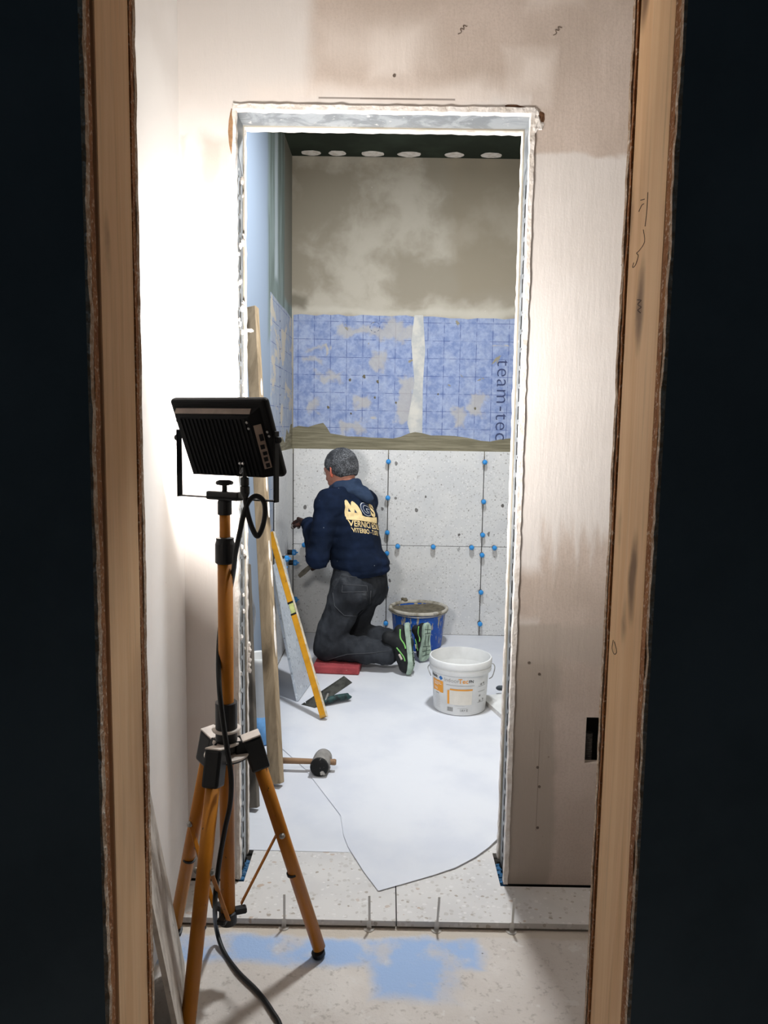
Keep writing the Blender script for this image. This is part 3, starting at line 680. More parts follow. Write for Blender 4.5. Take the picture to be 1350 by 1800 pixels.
# ------------------------------------------------ slab against the corridor wall
def slab(A, B, C, th):                                        # bottom A-B, up from A to C; thickness to the rear
    A, B, C = Vector(A), Vector(B), Vector(C); D = B+(C-A); n = (B-A).cross(C-A).normalized()*th
    v = [A, B, D, C]; return MB().add(v+[p+n for p in v], [(0, 1, 2, 3), (7, 6, 5, 4), (0, 4, 5, 1), (1, 5, 6, 2), (2, 6, 7, 3), (3, 7, 4, 0)])
k = N('mottled_cement_board'); c = k.mix(k.rng(k.noise(9, 6, .65), .38, .66), '#c4bcb2', '#9d948a'); c = k.mix(k.rng(k.noise(26, 4, .6, k.vmul(k.co, (1, 1, .6))), .64, .70), c, '#6f665d')
CEMB = k.fin(c, .85, k.noise(30, 5), .006, .5, 0, .15)
A = Vector((-.490, 1.762, ZF)); B = A+Vector((.061, -.199, 0))*1.9
slab(A, B, A+Vector((-.0665, -.048, .50)), .010).build('cement_board_offcut', CEMB, recenter=True, label='mottled grey cement board leaning on the corridor wall behind the left stud', cat='board')
# ------------------------------------------------ threshold clips
k = N('white_nylon'); k.fin(k.mix(k.rng(k.noise(30), .4, .7), '#e6e3de', '#d8d4ce'), .5); WCLIP = k.m
tl_ = k.n('ShaderNodeBsdfTranslucent'); tl_.inputs[0].default_value = lin('#e6e3de'); mx_ = k.n('ShaderNodeMixShader'); mx_.inputs[0].default_value = .5
k.t.links.new(k.b.outputs[0], mx_.inputs[1]); k.t.links.new(tl_.outputs[0], mx_.inputs[2]); k.t.links.new(mx_.outputs[0], k.out.inputs[0])
clip0 = None
for i, (px, py, lb) in enumerate(((499, 1621, 'white tile clip at the threshold edge, leftmost of four, beside the tripod leg'), (649, 1622, 'white tile clip at the threshold edge, just left of the floor tile joint'),
                             (767, 1624, 'white tile clip at the threshold edge, just right of the floor tile joint'), (899, 1626, 'white tile clip at the threshold edge, rightmost of four, below the right jamb'))):
    p = atz(px, py, -.005); loc = Vector((p.x, 1.903, ZF))
    if clip0 is None:
        clip0 = empty('tile_clip', loc, lb, 'tile clip', 'white clips along the threshold')
        b0 = MB(); n = 12; b0.prism([(.0145*cos(pi+pi*i/n), .016*sin(pi+pi*i/n)) for i in range(n+1)], 0, .0025); b0.v = [v+loc for v in b0.v]; b0.build('foot_plate', WCLIP, clip0)
        b1 = MB().box(loc+Vector((0, -.003, .014)), (.0125, .0022, .026), None, .0006); b1.build('web', WCLIP, clip0)
        b2 = MB().box(loc+Vector((.001, -.003, .061)), (.0062, .0026, .072), None, .0006); b2.build('stem', WCLIP, clip0)
    else:
        r = clip0.copy(); COL.objects.link(r); r.location = loc; r['label'] = lb; r.rotation_euler = (0, radians((0, -1, 3, 2)[i]), 0)
        for ch in clip0.children: c = ch.copy(); COL.objects.link(c); c.parent = r
# ------------------------------------------------ blue levelling caps
BCAP = plain('bright_blue_plastic', '#2f8fd6', .4, .1, 30, spec=.5)
def cap_thing(lb, grp):
    r = empty('levelling_cap', (0, 0, 0), lb, 'tile leveller', grp)
    MB().lathe([(.0125, 0), (.0145, .001), (.0145, .024), (.009, .027)], (0, 0, 0), 18).build('base_cup', BLACKP, r)
    MB().lathe([(.009, .0), (.0155, .002), (.0165, .008), (.0155, .018), (.010, .023), (.005, .024)], (0, 0, .024), 24, wob=lambda a, z: .05*(1 if sin(a*8) > 0 else -1)).build('knob', BCAP, r)
    MB().tube([(0, 0, .046), (0, 0, .056)], .0042, 8).build('stem', BCAP, r)
    return r
caps = []; first = cap_thing('x', 'blue levelling caps on the tiled walls')
def place_cap(loc, rot, lb, sc=1):
    global first
    if not caps: r = first
    else:
        r = first.copy(); COL.objects.link(r)
        for ch in first.children: c = ch.copy(); COL.objects.link(c); c.parent = r
    r.location = loc; r.rotation_euler = rot; r['label'] = lb; caps.append(r); r.scale = (sc,)*3
ordn = ['topmost', 'second from top', 'third from top', 'third from bottom', 'second from bottom', 'lowest']
RB = (radians(90), 0, 0)
for i, z in enumerate((1.11, .884, .664, .532, .311, .081)): place_cap((.006, YB-.013, z), RB, f'blue levelling cap on the tile joint beside the kneeling person, {ordn[i]}', .95)
for i, z in enumerate((1.116, .869, .659, .531, .292, .087)): place_cap((.606, YB-.013, z), RB, f'blue levelling cap on the right-hand upright tile joint, {ordn[i]}', .95)
for x, lb in ((.073, 'blue levelling cap on the level tile joint, first right of the person'), (.297, 'blue levelling cap on the level tile joint, midway between the upright joints'), (.539, 'blue levelling cap on the level tile joint, just left of the right upright joint'),
              (.683, 'blue levelling cap on the level tile joint, right of the right upright joint'), (-.516, 'blue levelling cap on the level tile joint, peeping out behind the sleeve')):
    place_cap((x, YB-.013, ZJ), RB, lb, .95)
LX = XL+.0125
for px, py, lb in ((516, 971, 'blue and black levelling cap on the left wall, topmost'), (503, 982, 'blue and black levelling cap on the left wall, second from top'), (518, 989, 'blue and black levelling cap on the left wall, third from top, nearest the corner'),
                   (497, 997, 'blue and black levelling cap on the left wall, touching the yellow level'), (518, 1054, 'blue and black levelling cap low on the left wall, above the vial of the level'), (519, 1094, 'black levelling cap lowest on the left wall, half behind the level')):
    d = ray(px, py); P = CAM + d*((LX+.035)/d.x); place_cap((LX, P.y, P.z), (0, radians(90), 0), lb, 1.1)

# ------------------------------------------------ bathroom ceiling lamp (hidden from here by the door head)
BLc = Vector((.28, 3.0, ZC)); blamp = empty('ceiling_lamp', BLc-Vector((0, 0, .07)), 'round white lamp on the green bathroom ceiling', 'lamp')
MB().lathe([(.001, -.012), (.125, -.012), (.135, -.004), (.135, .0)], BLc, 40).build('base_plate', WHITE_CEIL, blamp, True)
k = N('lit_opal_glass'); k.fin('#ffffff', .4); k.b.inputs['Emission Color'].default_value = (.93, .96, 1, 1); k.b.inputs['Emission Strength'].default_value = 6
MB().lathe([(.001, -.055), (.05, -.053), (.09, -.042), (.115, -.026), (.122, -.012)], BLc, 40).build('opal_shade', k.m, blamp, True)
bd_ = bpy.data.lights.new('ceiling_lamp_glow', 'AREA'); bd_.shape = 'DISK'; bd_.size = .24; bd_.energy = BULB_WATTS; bd_.color = (.93, .965, 1)
bo_ = bpy.data.objects.new('ceiling_lamp_glow', bd_); COL.objects.link(bo_); bo_.parent = blamp; bo_.location = (0, 0, .07-.062)
# ------------------------------------------------ protective film on the floor
def film(name, poly, z, lift, label, sd):
    vs, fs = polymesh(poly, .06); r = random.Random(sd); ph = [r.uniform(0, 6) for _ in range(4)]
    out = []
    for v in vs:
        wv = .0012*(1+sin(v.x*9+ph[0]+2*sin(v.y*5+ph[1])))*.5
        out.append(Vector((v.x, v.y, z+wv+(lift(v.x, v.y) if lift else 0))))
    n = len(out); b = out+[p+Vector((0, 0, .0004)) for p in out]
    return mkobj(name, b, [f[::-1] for f in fs]+[[i+n for i in f] for f in fs], FILM, None, True, recenter=True, label=label, cat='floor film')
film('protective_film', [(XL+.016, 2.235), (-.06, 2.231), (-.052, 2.24), (-.1, 2.6), (-.1, 3.3), (XL+.016, 3.3)], .0006, None, 'white protective film on the tiles just inside the doorway, left piece', 1)
edge = [atz(*p) for p in ((604, 1470), (612, 1491), (640, 1535), (665, 1568), (697, 1559), (760, 1541), (800, 1528), (835, 1510), (858, 1494), (876, 1478))]
pl = [(p.x, p.y) for p in edge]+[(XR-.02, 2.27), (XR-.02, YB-.016), (XL+.018, YB-.016), (XL+.018, 3.25), (-.30, 2.80), (-.14, 2.45)]
def lf(x, y):
    a = atz(760, 1541); b = atz(876, 1478); t = ((x-a.x)*(b.x-a.x)+(y-a.y)*(b.y-a.y))/((b.x-a.x)**2+(b.y-a.y)**2)
    dd = abs((x-a.x)*(b.y-a.y)-(y-a.y)*(b.x-a.x))/math.hypot(b.x-a.x, b.y-a.y)
    return .006*max(0, 1-dd/.05)*max(0, min(1, t)) if t > 0 else 0
film('protective_film', pl, .0034, lf, 'large white protective film over the bathroom floor with pointed front corner', 2)
# ------------------------------------------------ leaning planks
def plank(name, bot, top, w_, t_, mat, facing, **kw):
    bot, top = Vector(bot), Vector(top); ax = (top-bot); L = ax.length; z = ax.normalized()
    y = (Vector(facing)-z*Vector(facing).dot(z)).normalized(); x = y.cross(z)
    R = Matrix((x, y, z)).transposed(); m = MB(); m.box((0, 0, 0), (w_, t_, L), None, .0035, 2)
    c = (bot+top)/2; m.v = [R @ v+c for v in m.v]
    return m, R, c, L
PW = m_wood('weathered_plank', '#a8957a', '#85745c', '#463b2e', 2, 1.0); PG = m_wood('grey_plank', '#6d665d', '#5b554d', '#35302b', 2, 1.)
pb, pt = Vector((-.390, 2.655, .014)), Vector((-.566, 3.17, 1.80))
m, R, c, L = plank('p', pb, pt, .050, .034, PW, (-.30, -1, 0)); pk = empty('wooden_plank', pb, 'weathered brown plank with plaster smears leaning behind the left door jamb', 'plank')
m.build('board', PW, pk)
for i in range(9):
    t = .28+.065*i+random.uniform(-.02, .02); sx = -.0253
    bl = bmesh.new(); bmesh.ops.create_icosphere(bl, subdivisions=2, radius=1); yo = random.uniform(-.008, .008); hl = random.uniform(.03, .065)
    for v in bl.verts: v.co = Vector((sx+v.co.x*.0022, yo+v.co.y*.008*random.uniform(.6, 1.2), -L/2+L*t+v.co.z*hl*random.uniform(.8, 1.1)))
    q_ = MB().bm(bl); q_.v = [R @ v+c for v in q_.v]; q_.build('plaster_smear', FILLER, pk)
p2b, p2t = Vector((-.448, 2.478, .012)), at(428, 992, 2.72)
m, R, c, L = plank('p', p2b, p2t, .050, .026, PG, (-.20, -1, 0)); m.build('wooden_plank', PG, recenter=True, label='shorter dark grey plank leaning between the left jamb and the brown plank', cat='plank')
# ------------------------------------------------ terrazzo offcut against the left wall
A = Vector((-.420, 3.512, .006)); C = Vector((-.582, 3.70, .62)); B = A+Vector((.035, .26, 0))
slab(A, B, C, .012).build('tile_offcut', TERR_G, recenter=True, label='pale blue-grey terrazzo tile leaning on the left wall under the yellow level', cat='tile')
# ------------------------------------------------ spirit level
k = N('yellow_level_paint'); c = k.mix(k.rng(k.noise(20, 4), .35, .7), '#d0931c', '#b98016'); c = k.mix(k.rng(k.noise(60, 4), .66, .72), c, '#7d6540'); YEL = k.fin(c, .4, None, spec=.4)
lb_, lt_ = Vector((-.268, 3.290, .016)), Vector((-.575, 3.74, .79))
ax = (lt_-lb_); L = ax.length; z = ax.normalized(); y = (Vector((-.12, -1, 0))-z*Vector((-.12, -1, 0)).dot(z)).normalized(); x = y.cross(z); RLv = Matrix((x, y, z)).transposed(); cc = (lb_+lt_)/2
lev = empty('spirit_level', lb_, 'yellow spirit level leaning diagonally against the left wall', 'spirit level')
def lv(m): m.v = [RLv @ v+cc for v in m.v]; return m
vz = -L/2+L*.565
lv(MB().box((0, 0, (-L/2+vz-.032)/2), (.030, .020, vz-.032+L/2), None, .0015)).build('body', YEL, lev)
lv(MB().box((0, 0, (L/2+vz+.032)/2), (.030, .020, L/2-vz-.032), None, .0015)).build('body', YEL, lev)
lv(MB().box((-.0155, 0, 0), (.003, .021, L), None, .0005)).build('measuring_face', plain('worn_white_edge', '#d9cdb6', .5, .2, 40), lev)
for s in (-1, 1): lv(MB().box((0, 0, vz+s*.030), (.031, .021, .010), None, .001)).build('vial_clamp', BLACKP, lev)
lv(MB().box((0, .002, vz), (.026, .014, .052), None, .003, 2)).build('vial', plain('pale_green_vial', '#c9cf86', .2, .15, 60), lev)
lv(MB().box((0, 0, -L/2+.006), (.032, .022, .012), None, .002)).build('end_cap', plain('worn_tan_cap', '#b98d3e', .6), lev)
# ------------------------------------------------ white drum behind the planks, grey hose
dr = empty('plastic_drum', (-.515, 3.06, .0055), 'white plastic drum with blue bottom, half hidden behind the planks', 'drum')
PLW = plain('white_plastic', '#dcdddc', .4, .06, 12, spec=.4)
MB().lathe([(.062, .12), (.064, .34), (.069, .342), (.069, .365), (.064, .368), (.06, .36), (.058, .13)], (-.515, 3.06, .0055), 32).build('body', PLW, dr, True)
MB().lathe([(.001, 0), (.060, 0), (.062, .004), (.062, .12), (.058, .121)], (-.515, 3.06, .0055), 32).build('bottom_band', plain('light_blue_plastic', '#6fa6dc', .5), dr, True)
MB().tube(spline([Vector((-.52, 2.75, .95)), at(440, 1040, 2.85), at(447, 1075, 2.87), at(444, 1110, 2.88), at(436, 1150, 2.9), Vector((-.565, 2.92, .2)), Vector((-.57, 2.95, .012))], 6), .006, 8).build('conduit_hose', plain('light_grey_hose', '#a9adb3', .5), None, True, recenter=True, label='thin grey hose curving behind the grey plank', cat='hose')
# ------------------------------------------------ mallet
mh = atz(561, 1350, .036); hd = empty('rubber_mallet', (mh.x, mh.y+.05, .005), 'grey rubber mallet with black face lying on the white film', 'mallet')
hx = mh.x; k = N('grey_worn_rubber'); c = k.mix(k.rng(k.noise(25, 5), .35, .7), '#8b8884', '#67645f'); GRUB = k.fin(c, .8, k.noise(60, 4), .003, .4)
k = N('black_rubber_face'); c = k.mix(k.rng(k.noise(45, 5), .58, .68), '#1b1b1b', '#b9b5ad'); BRUB = k.fin(c, .75, k.noise(60, 4), .003, .4)
hax = Vector((.10, 1, 0)).normalized(); hb = Vector((hx, mh.y-.01, .0405))
MB().lathe([(.030, .012), (.0345, .016), (.036, .045), (.0355, .085), (.033, .100), (.026, .104)], hb, 28, hax).build('head', GRUB, hd, True)
autosmooth(MB().lathe([(.028, -.001), (.035, .003), (.0358, .012), (.0345, .0165)], hb, 28, hax).build('striking_face', BRUB, hd), 50)
hs_ = Vector((1, -.03, 0)).normalized(); hm = hb+hax*.055
MB().tube([hm-hs_*.16, hm-hs_*.09, hm-hs_*.03, hm+hs_*.030, hm+hs_*.050, hm+hs_*.056], [.012, .0115, .0105, .011, .0125, .010], 14).build('handle', m_wood('mallet_handle_wood', '#94765a', '#7d6350', '#4c3a2c', 0), hd, True)
# ------------------------------------------------ notched trowel
tr = empty('notched_trowel', atz(565, 1240, .004), 'notched steel trowel with dark teal handle lying behind the foot of the level', 'trowel')
TA = at(528, 1243, 3.46); TB = at(607, 1190, 3.59); tx = (TB-TA).normalized(); Lb = (TB-TA).length
ty = (Vector((.02, .06, .03))); ty = (ty-tx*ty.dot(tx)).normalized(); tn = tx.cross(ty).normalized()
pts = [(0, 0), (Lb, 0)]; nt = 17
TA = TA-ty*.062; hgt = .062; 
for i in range(nt):
    x1 = Lb-Lb*i/nt; x2 = Lb-Lb*(i+.55)/nt; pts += [(x1, hgt+.012), (x2, hgt+.012), (x2, hgt), (Lb-Lb*(i+1)/nt, hgt)]
vs, fs = polymesh(pts); n = len(vs)
MB().add([TA+tx*v.x+ty*v.y+tn*(.0007*s) for s in (1, -1) for v in vs], fs+[[i+n for i in f[::-1]] for f in fs]).build('blade', plain('mortar_stained_steel', '#4a4a45', .6, .3, 30, metal=.2), tr)
h0, h1 = atz(572, 1233, .026), atz(611, 1224, .030)
MB().tube(spline([h0-tx*.015, h0, (h0+h1)/2+Vector((0, 0, .004)), h1, h1+tx*.01], 5), [.010]*3+[.0145]*4+[.0165]*9+[.015]*3+[.009]*2, 14).build('handle', plain('teal_black_grip', '#2b4a4a', .6, .3, 30, dark='#15191a'), tr, True)
MB().tube(spline([TA+tx*.14+ty*.03, TA+tx*.11+ty*.02+Vector((.01, -.02, .0)), h0-tx*.012], 5), .006, 10).build('tang', plain('grey_cast_tang', '#8c8b86', .5, metal=.4), tr, True)
# ------------------------------------------------ buckets
def ring(c, r, z, a0, a1, n, rt, zdrop=0):
    return [Vector((c.x+r*cos(a0+(a1-a0)*i/n), c.y+r*sin(a0+(a1-a0)*i/n), z-zdrop*sin(pi*i/n))) for i in range(n+1)]
WBc = Vector((.361, 3.482, .0054)); wbk = empty('white_bucket', WBc, 'open white plastic bucket with orange and white printed label', 'bucket')
prof = [(.001, .0), (.118, 0), (.1225, .004), (.124, .02), (.1335, .190), (.1345, .193), (.1455, .193), (.1465, .196), (.146, .214), (.1435, .216), (.1435, .221), (.1475, .222), (.148, .226), (.1475, .246), (.145, .251), (.1405, .252), (.139, .246), (.134, .19), (.122, .012), (.001, .011)]
autosmooth(MB().lathe(prof, WBc, 56).build('body', PLW, wbk), 35)
hw = MB(); pA = WBc+Vector((.148, 0, .205)); 
hw.tube(spline([WBc+Vector((.134, -.03, .150)), WBc+Vector((.150, -.02, .158)), WBc+Vector((.163, .0, .19)), WBc+Vector((.160, .012, .206)), WBc+Vector((.147, .02, .207)), WBc+Vector((.13, .07, .185)), WBc+Vector((.06, .135, .17)), WBc+Vector((-.06, .136, .17)), WBc+Vector((-.13, .07, .185)), WBc+Vector((-.153, .0, .19)), WBc+Vector((-.140, -.03, .16))], 6), .0022, 8)
hw.build('wire_handle', STEEL, wbk, True)
def rad(z): return .124+(.0335-.024)*(z-.02)/.17
def on_bucket(vs, u0, z0, off=.0006):                         # flat print bent round the bucket; u in metres from the side facing the lens
    a0 = math.atan2(-WBc.y, -WBc.x); out = []
    for v in vs:
        zz = z0+v.y; r = rad(zz)+off+.0006; a = a0+(u0+v.x)/.132; out.append(WBc+Vector((r*cos(a), r*sin(a), zz)))
    return out
def rect_mesh(w_, h_): return polymesh([(-w_/2, -h_/2), (w_/2, -h_/2), (w_/2, h_/2), (-w_/2, h_/2)], .012)
P_OR, P_GR, P_BL, P_LB = plain('orange_print', '#efa23a', .5, .05), plain('grey_print', '#8f8e8c', .5, .05), bpy.data.materials['black_print'], plain('blue_print', '#2f6fb5', .5, .05)
P_CR, P_WH, P_LG = plain('cream_print', '#e6e1d6', .5, .03), plain('white_print', '#f0efec', .5, .02), plain('pale_grey_print', '#c2c2c2', .5, .05)
def pr(name, mesh, u, z, mat, off=.0006): MB().add(on_bucket(mesh[0], u, z, off), mesh[1]).build(name, mat, wbk)
pr('printed_text', textmesh('Indoor', .027, -.012, .01), -.040, .168, P_GR); pr('printed_text', textmesh('Tec', .031, .012, .01), .016, .167, P_OR); pr('printed_text', textmesh('FN', .019, .02, .01), .053, .166, P_BL)
pr('printed_rule', rect_mesh(.135, .0014), .003, .146, P_GR)
pr('printed_panel', rect_mesh(.110, .068), .005, .088, P_CR); pr('printed_strip', rect_mesh(.108, .007), .008, .126, P_OR); pr('printed_strip', rect_mesh(.010, .066), -.054, .088, P_OR, .0009)
pr('orange_label', rect_mesh(.077, .056), -.121, .128, P_OR)
for i, (wd, zz) in enumerate(((.046, .150), (.052, .143), (.03, .137), (.026, .122), (.026, .116), (.04, .106))): pr('printed_line', rect_mesh(wd, .0022), -.118+(wd-.052)/2, zz-.004, P_WH, .0009)
pr('printed_text', textmesh('alcalck', .020, .02, .01), -.145, .172, P_BL)
pr('blue_diamond', polymesh([(-.012, 0), (0, -.011), (.013, 0), (0, .011)], .01), -.096, .170, P_LB)
for i in range(8): pr('printed_line', rect_mesh(.030+.006*(i % 3), .0016), -.122, .082-.008*i, P_LG)
pr('printed_line', rect_mesh(.024, .003), -.122, .092, P_GR)
for i in range(9): pr('barcode_bar', rect_mesh(.0012+.0009*(i % 3), .020), -.060+i*.0033, .030, P_GR)
pr('printed_text', textmesh('1A+ E', .016, .01, .01), .022, .027, P_GR); pr('printed_line', rect_mesh(.05, .0018), .015, .037, P_LG); pr('printed_line', rect_mesh(.05, .0014), .0, .049, P_LG)
for (u, zz, wd) in ((.118, .138, .05), (.118, .112, .05), (.118, .06, .05)): pr('printed_rule', rect_mesh(wd, .0014), u, zz, P_GR)
for (u, zz) in ((.110, .146), (.128, .149), (.105, .092), (.130, .070), (.108, .066)): pr('printed_symbol', polymesh([(-.005, -.004), (.005, -.003), (.004, .005), (-.004, .004)]), u, zz, P_GR)
# blue mortar bucket
BBc = Vector((.203, 4.50, .0055)); bb = empty('mortar_bucket', BBc, 'blue mortar bucket full of grey adhesive beside the back wall', 'bucket')
k = N('blue_plastic_with_mortar'); s = k.noise(5, 5, .65, k.vmul(k.co, (9, 9, 1.6))); x, y, z = k.xyz()
c = k.mix(k.rng(k.noise(4, 3), .35, .7), '#1857b0', '#1248a0'); c = k.mix(k.rng(k.math('ADD', s, k.math('MULTIPLY', z, .35)), .605, .64), c, '#a39d8e'); c = k.mix(k.rng(k.noise(55, 3), .68, .71), c, '#b9b5a9')
BLUEB = k.fin(c, .5, None, spec=.4)
autosmooth(MB().lathe([(.001, 0), (.135, 0), (.142, .006), (.166, .222), (.160, .224), (.158, .21), (.135, .01), (.001, .009)], BBc, 48).build('body', BLUEB, bb), 35)
k = N('mortar_coated_rim'); c = k.mix(k.rng(k.noise(18, 5), .4, .65), '#b3aea3', '#7e786a'); RIM = k.fin(c, .8, k.noise(60, 4), .004, .6)
MB().lathe([(.163, .222), (.176, .220), (.181, .226), (.180, .238), (.172, .242), (.163, .238), (.158, .226)], BBc, 48, closed=True).build('rim', RIM, bb, True)
vs = []; fs = []; nr, ns = 10, 36
for i in range(nr+1):
    r = .160*i/nr
    for j in range(ns):
        a = 2*pi*j/ns; vs.append(BBc+Vector((r*cos(a), r*sin(a), .205+.018*(i/nr)**3+.006*sin(3*a+r*60)*sin(r*40)+.008*sin(2*a+1)*i/nr)))
for i in range(nr):
    for j in range(ns): fs.append((i*ns+j, (i+1)*ns+j, (i+1)*ns+(j+1) % ns, i*ns+(j+1) % ns))
MB().add(vs, fs).build('mortar', plain('wet_grey_mortar', '#6a6353', .7, .2, 40, bump=.6), bb, True)
lump(BBc+Vector((-.085, .15, .245)), .018, 90, bpy.data.materials['wet_grey_mortar'], bb, 'mortar_blob', (1.2, .7, .8))
MB().tube(ring(BBc, .184, .232, pi+.15, 2*pi-.45, 24, 0, .012), .003, 8).build('wire_handle', STEEL, bb, True)
lump(BBc+Vector((.096, -.155, .238)), .011, 91, RIM, bb, 'handle_joint', (1.4, 1, .8))
# ------------------------------------------------ tile stack with a tool at the right
e0, e1 = atz(858, 1243, .005), atz(886, 1268, .005); dv = (e1-e0).normalized(); pv = Vector((-dv.y, dv.x, 0))
stk = empty('wrapped_tile', e0, 'flat tile wrapped in white film on the floor right of the white bucket', 'tile')
for nme, z0, z1, mt in (('tile', .005, .024, TERR_F), ('film_cover', .0242, .0262, PLW)):
    a, b, c_, d_ = e0-dv*.10, e0+dv*.36, e0+dv*.36+pv*.38, e0-dv*.10+pv*.38
    MB().prism([(p.x, p.y) for p in (a, b, c_, d_)], z0, z1).build(nme, mt, stk)
q0 = atz(872, 1208, .04); hp = empty('margin_trowel', (q0.x, q0.y, .027), 'small grey hand tool lying on the wrapped tile by the right jamb', 'tool')
MB().tube(spline([q0+Vector((0, .0, -.004)), q0+Vector((.03, -.01, 0)), q0+Vector((.09, -.02, .002))], 5), [.004, .008, .011, .013, .013, .013, .013, .012, .012, .012, .010], 12).build('handle', plain('dark_grey_grip', '#4d545a', .5), hp, True)
MB().box(q0+Vector((.15, -.03, -.010)), (.11, .045, .002), Matrix.Rotation(-.15, 3, 'Z'), .0005).build('blade', STEEL, hp)
# ------------------------------------------------ knee pad
kp0, kp1 = atz(553, 1183, .005), atz(631, 1186, .005)
k = N('faded_red_foam'); c = k.mix(k.rng(k.noise(14, 5), .35, .7), '#a3464a', '#8c3a3f'); c = k.mix(k.rng(k.noise(50, 4), .64, .72), c, '#b98a85'); REDF = k.fin(c, .85, k.noise(90, 3), .003, .5)
MB().box(((kp0.x+kp1.x)/2+.004, (kp0.y+kp1.y)/2+.13, .0265), (kp1.x-kp0.x+.012, .28, .043), Matrix.Rotation(-.07, 3, 'Z'), .007, 2).build('knee_pad', REDF, None, recenter=True, label='faded red foam block under the knees of the person', cat='knee pad')
# ================================================================== THE PERSON
f_ = Vector((-.85, .53, 0)).normalized(); l_ = Vector((-f_.y, f_.x, 0))
F3, L3 = np.array(f_), np.array(l_)
def squash(kf):                                               # squeeze along the facing direction
    return np.eye(3)+(kf-1)*np.outer(F3, F3)
def w3(x, y, z): return np.array((x, y, z))
hipL, hipR = w3(-.195, 4.095, .44), w3(-.105, 4.238, .44)
kneL, kneR = w3(-.312, 4.045, .125), w3(-.200, 4.265, .125)
ankL, ankR = w3(.045, 3.995, .105), w3(.135, 4.195, .110)
shL, shR = w3(-.312, 4.078, .905), w3(-.128, 4.335, .892)
elL, elR = w3(-.370, 4.03, .622), w3(-.225, 4.480, .665)
wrL, wrR = w3(-.437, 4.258, .760), w3(-.362, 4.325, .572)
waist, chest, neckb, HC = w3(-.158, 4.170, .54), w3(-.198, 4.205, .78), w3(-.225, 4.21, .965), w3(-.262, 4.222, 1.088)
hang = radians(50); hf = w3(-sin(hang), cos(hang), 0); til = radians(18)
h_f = hf*cos(til)+w3(0, 0, -sin(til)); h_u = hf*sin(til)+w3(0, 0, cos(til)); h_l = np.cross(h_u, h_f)
HR = np.stack([h_l, h_f, h_u], 1)
def HP(a, b, c): return HC+h_l*a+h_f*b+h_u*c
def sdf_cranium(p): return ell(p, HP(0, -.012, .02), HR, (.077, .096, .088))
def sdf_head(p):
    d = sdf_cranium(p)
    d = smin(d, ell(p, HP(0, .030, -.040), HR, (.060, .068, .078)), .03)
    d = smin(d, cone(p, HP(0, .068, -.088), HP(0, .075, -.084), .020, .018), .03)       # chin
    d = smin(d, cone(p, HP(0, .090, .006), HP(0, .112, -.028), .008, .013), .014)        # nose
    d = smin(d, cone(p, HP(-.034, .078, .020), HP(.034, .078, .020), .012, .012), .015)  # brow
    d = smin(d, cone(p, HP(-.018, .090, -.058), HP(.018, .090, -.058), .008, .008), .01) # lips
    for s in (-1, 1): d = -smin(-d, np.linalg.norm(p-HP(s*.032, .098, .002), axis=1)-.013, .008)
    return d
def sdf_body(p):
    d = sdf_head(p)
    d = smin(d, cone(p, neckb-w3(0, 0, .03), HP(0, -.02, -.06), .058, .052), .03)
    d = smin(d, cone(p, waist, chest, .135, .15, squash(1.35)), .05)
    d = smin(d, cone(p, shL*.8+shR*.2, shR*.8+shL*.2, .055, .055), .06)
    d = smin(d, cone(p, hipL+w3(0, 0, .02), hipR+w3(0, 0, .02), .085, .085), .05)
    for s, e, w_ in ((shL, elL, wrL), (shR, elR, wrR)):
        d = smin(d, smin(cone(p, s, e, .050, .038), cone(p, e, w_, .038, .026), .02), .03)
    for h, kn, a in ((hipL, kneL, ankL), (hipR, kneR, ankR)):
        d = smin(d, smin(cone(p, h, kn, .080, .052), cone(p, kn, a, .048, .026), .02), .03)
    return d
SKIN = N('weathered_skin'); c = SKIN.mix(SKIN.rng(SKIN.noise(30, 4), .35, .7), '#ad7966', '#96604e'); SKIN = SKIN.fin(c, .55, SKIN.noise(120, 3), .002, .2)
V, Fq = surfnet(sdf_body, (-.55, 3.9, .03), (.2, 4.62, 1.23), .009)
person = mkobj('person', V, Fq, SKIN, None, True, recenter=True, label='person in navy hoodie and dark work trousers kneeling at the tiled corner', cat='person')
def part(name, fn, lo, hi, h, mat, parent=None, **k):
    V, F = surfnet(fn, lo, hi, h); return mkobj(name, V, F, mat, parent or person, True, **k)
# hoodie
def sdf_hoodie(p):
    d = cone(p, waist+w3(.004, 0, .0), chest, .160, .178, squash(1.27))
    d = smin(d, cone(p, shL, shR, .070, .062), .07)
    d = smin(d, cone(p, neckb-w3(0, 0, .03), neckb+w3(0, 0, .0), .082, .066), .05)
    d = smin(d, ell(p, waist+w3(.03, -.015, .02), np.eye(3), (.15, .15, .10)), .04)
    for s_h in (shL, shR): d = smin(d, cone(p, neckb-w3(0, 0, .01), s_h*.75+neckb*.25, .07, .062), .05)
    aL = smin(cone(p, shL, elL, .072, .060), cone(p, elL, wrL, .059, .043), .025)
    aR = smin(cone(p, shR, elR, .070, .058), cone(p, elR, wrR, .057, .043), .025)
    d = smin(smin(d, aL, .028), aR, .028)
    d = d+wrinkle(p, 32, .0065, 3)+wrinkle(p*np.array((1, 1, 1.8)), 55, .0035, 5)
    band = np.exp(-((p[:, 2]-(.528+.08*(p[:, 0]+.35)))/.012)**2)
    d = d+.005*band*(np.linalg.norm(p[:, :2]-waist[:2], axis=1) < .21)
    cut = (.488+.08*(p[:, 0]+.35))-p[:, 2]
    d = np.maximum(d, np.where(p[:, 1] > 9, -1, cut))
    return d
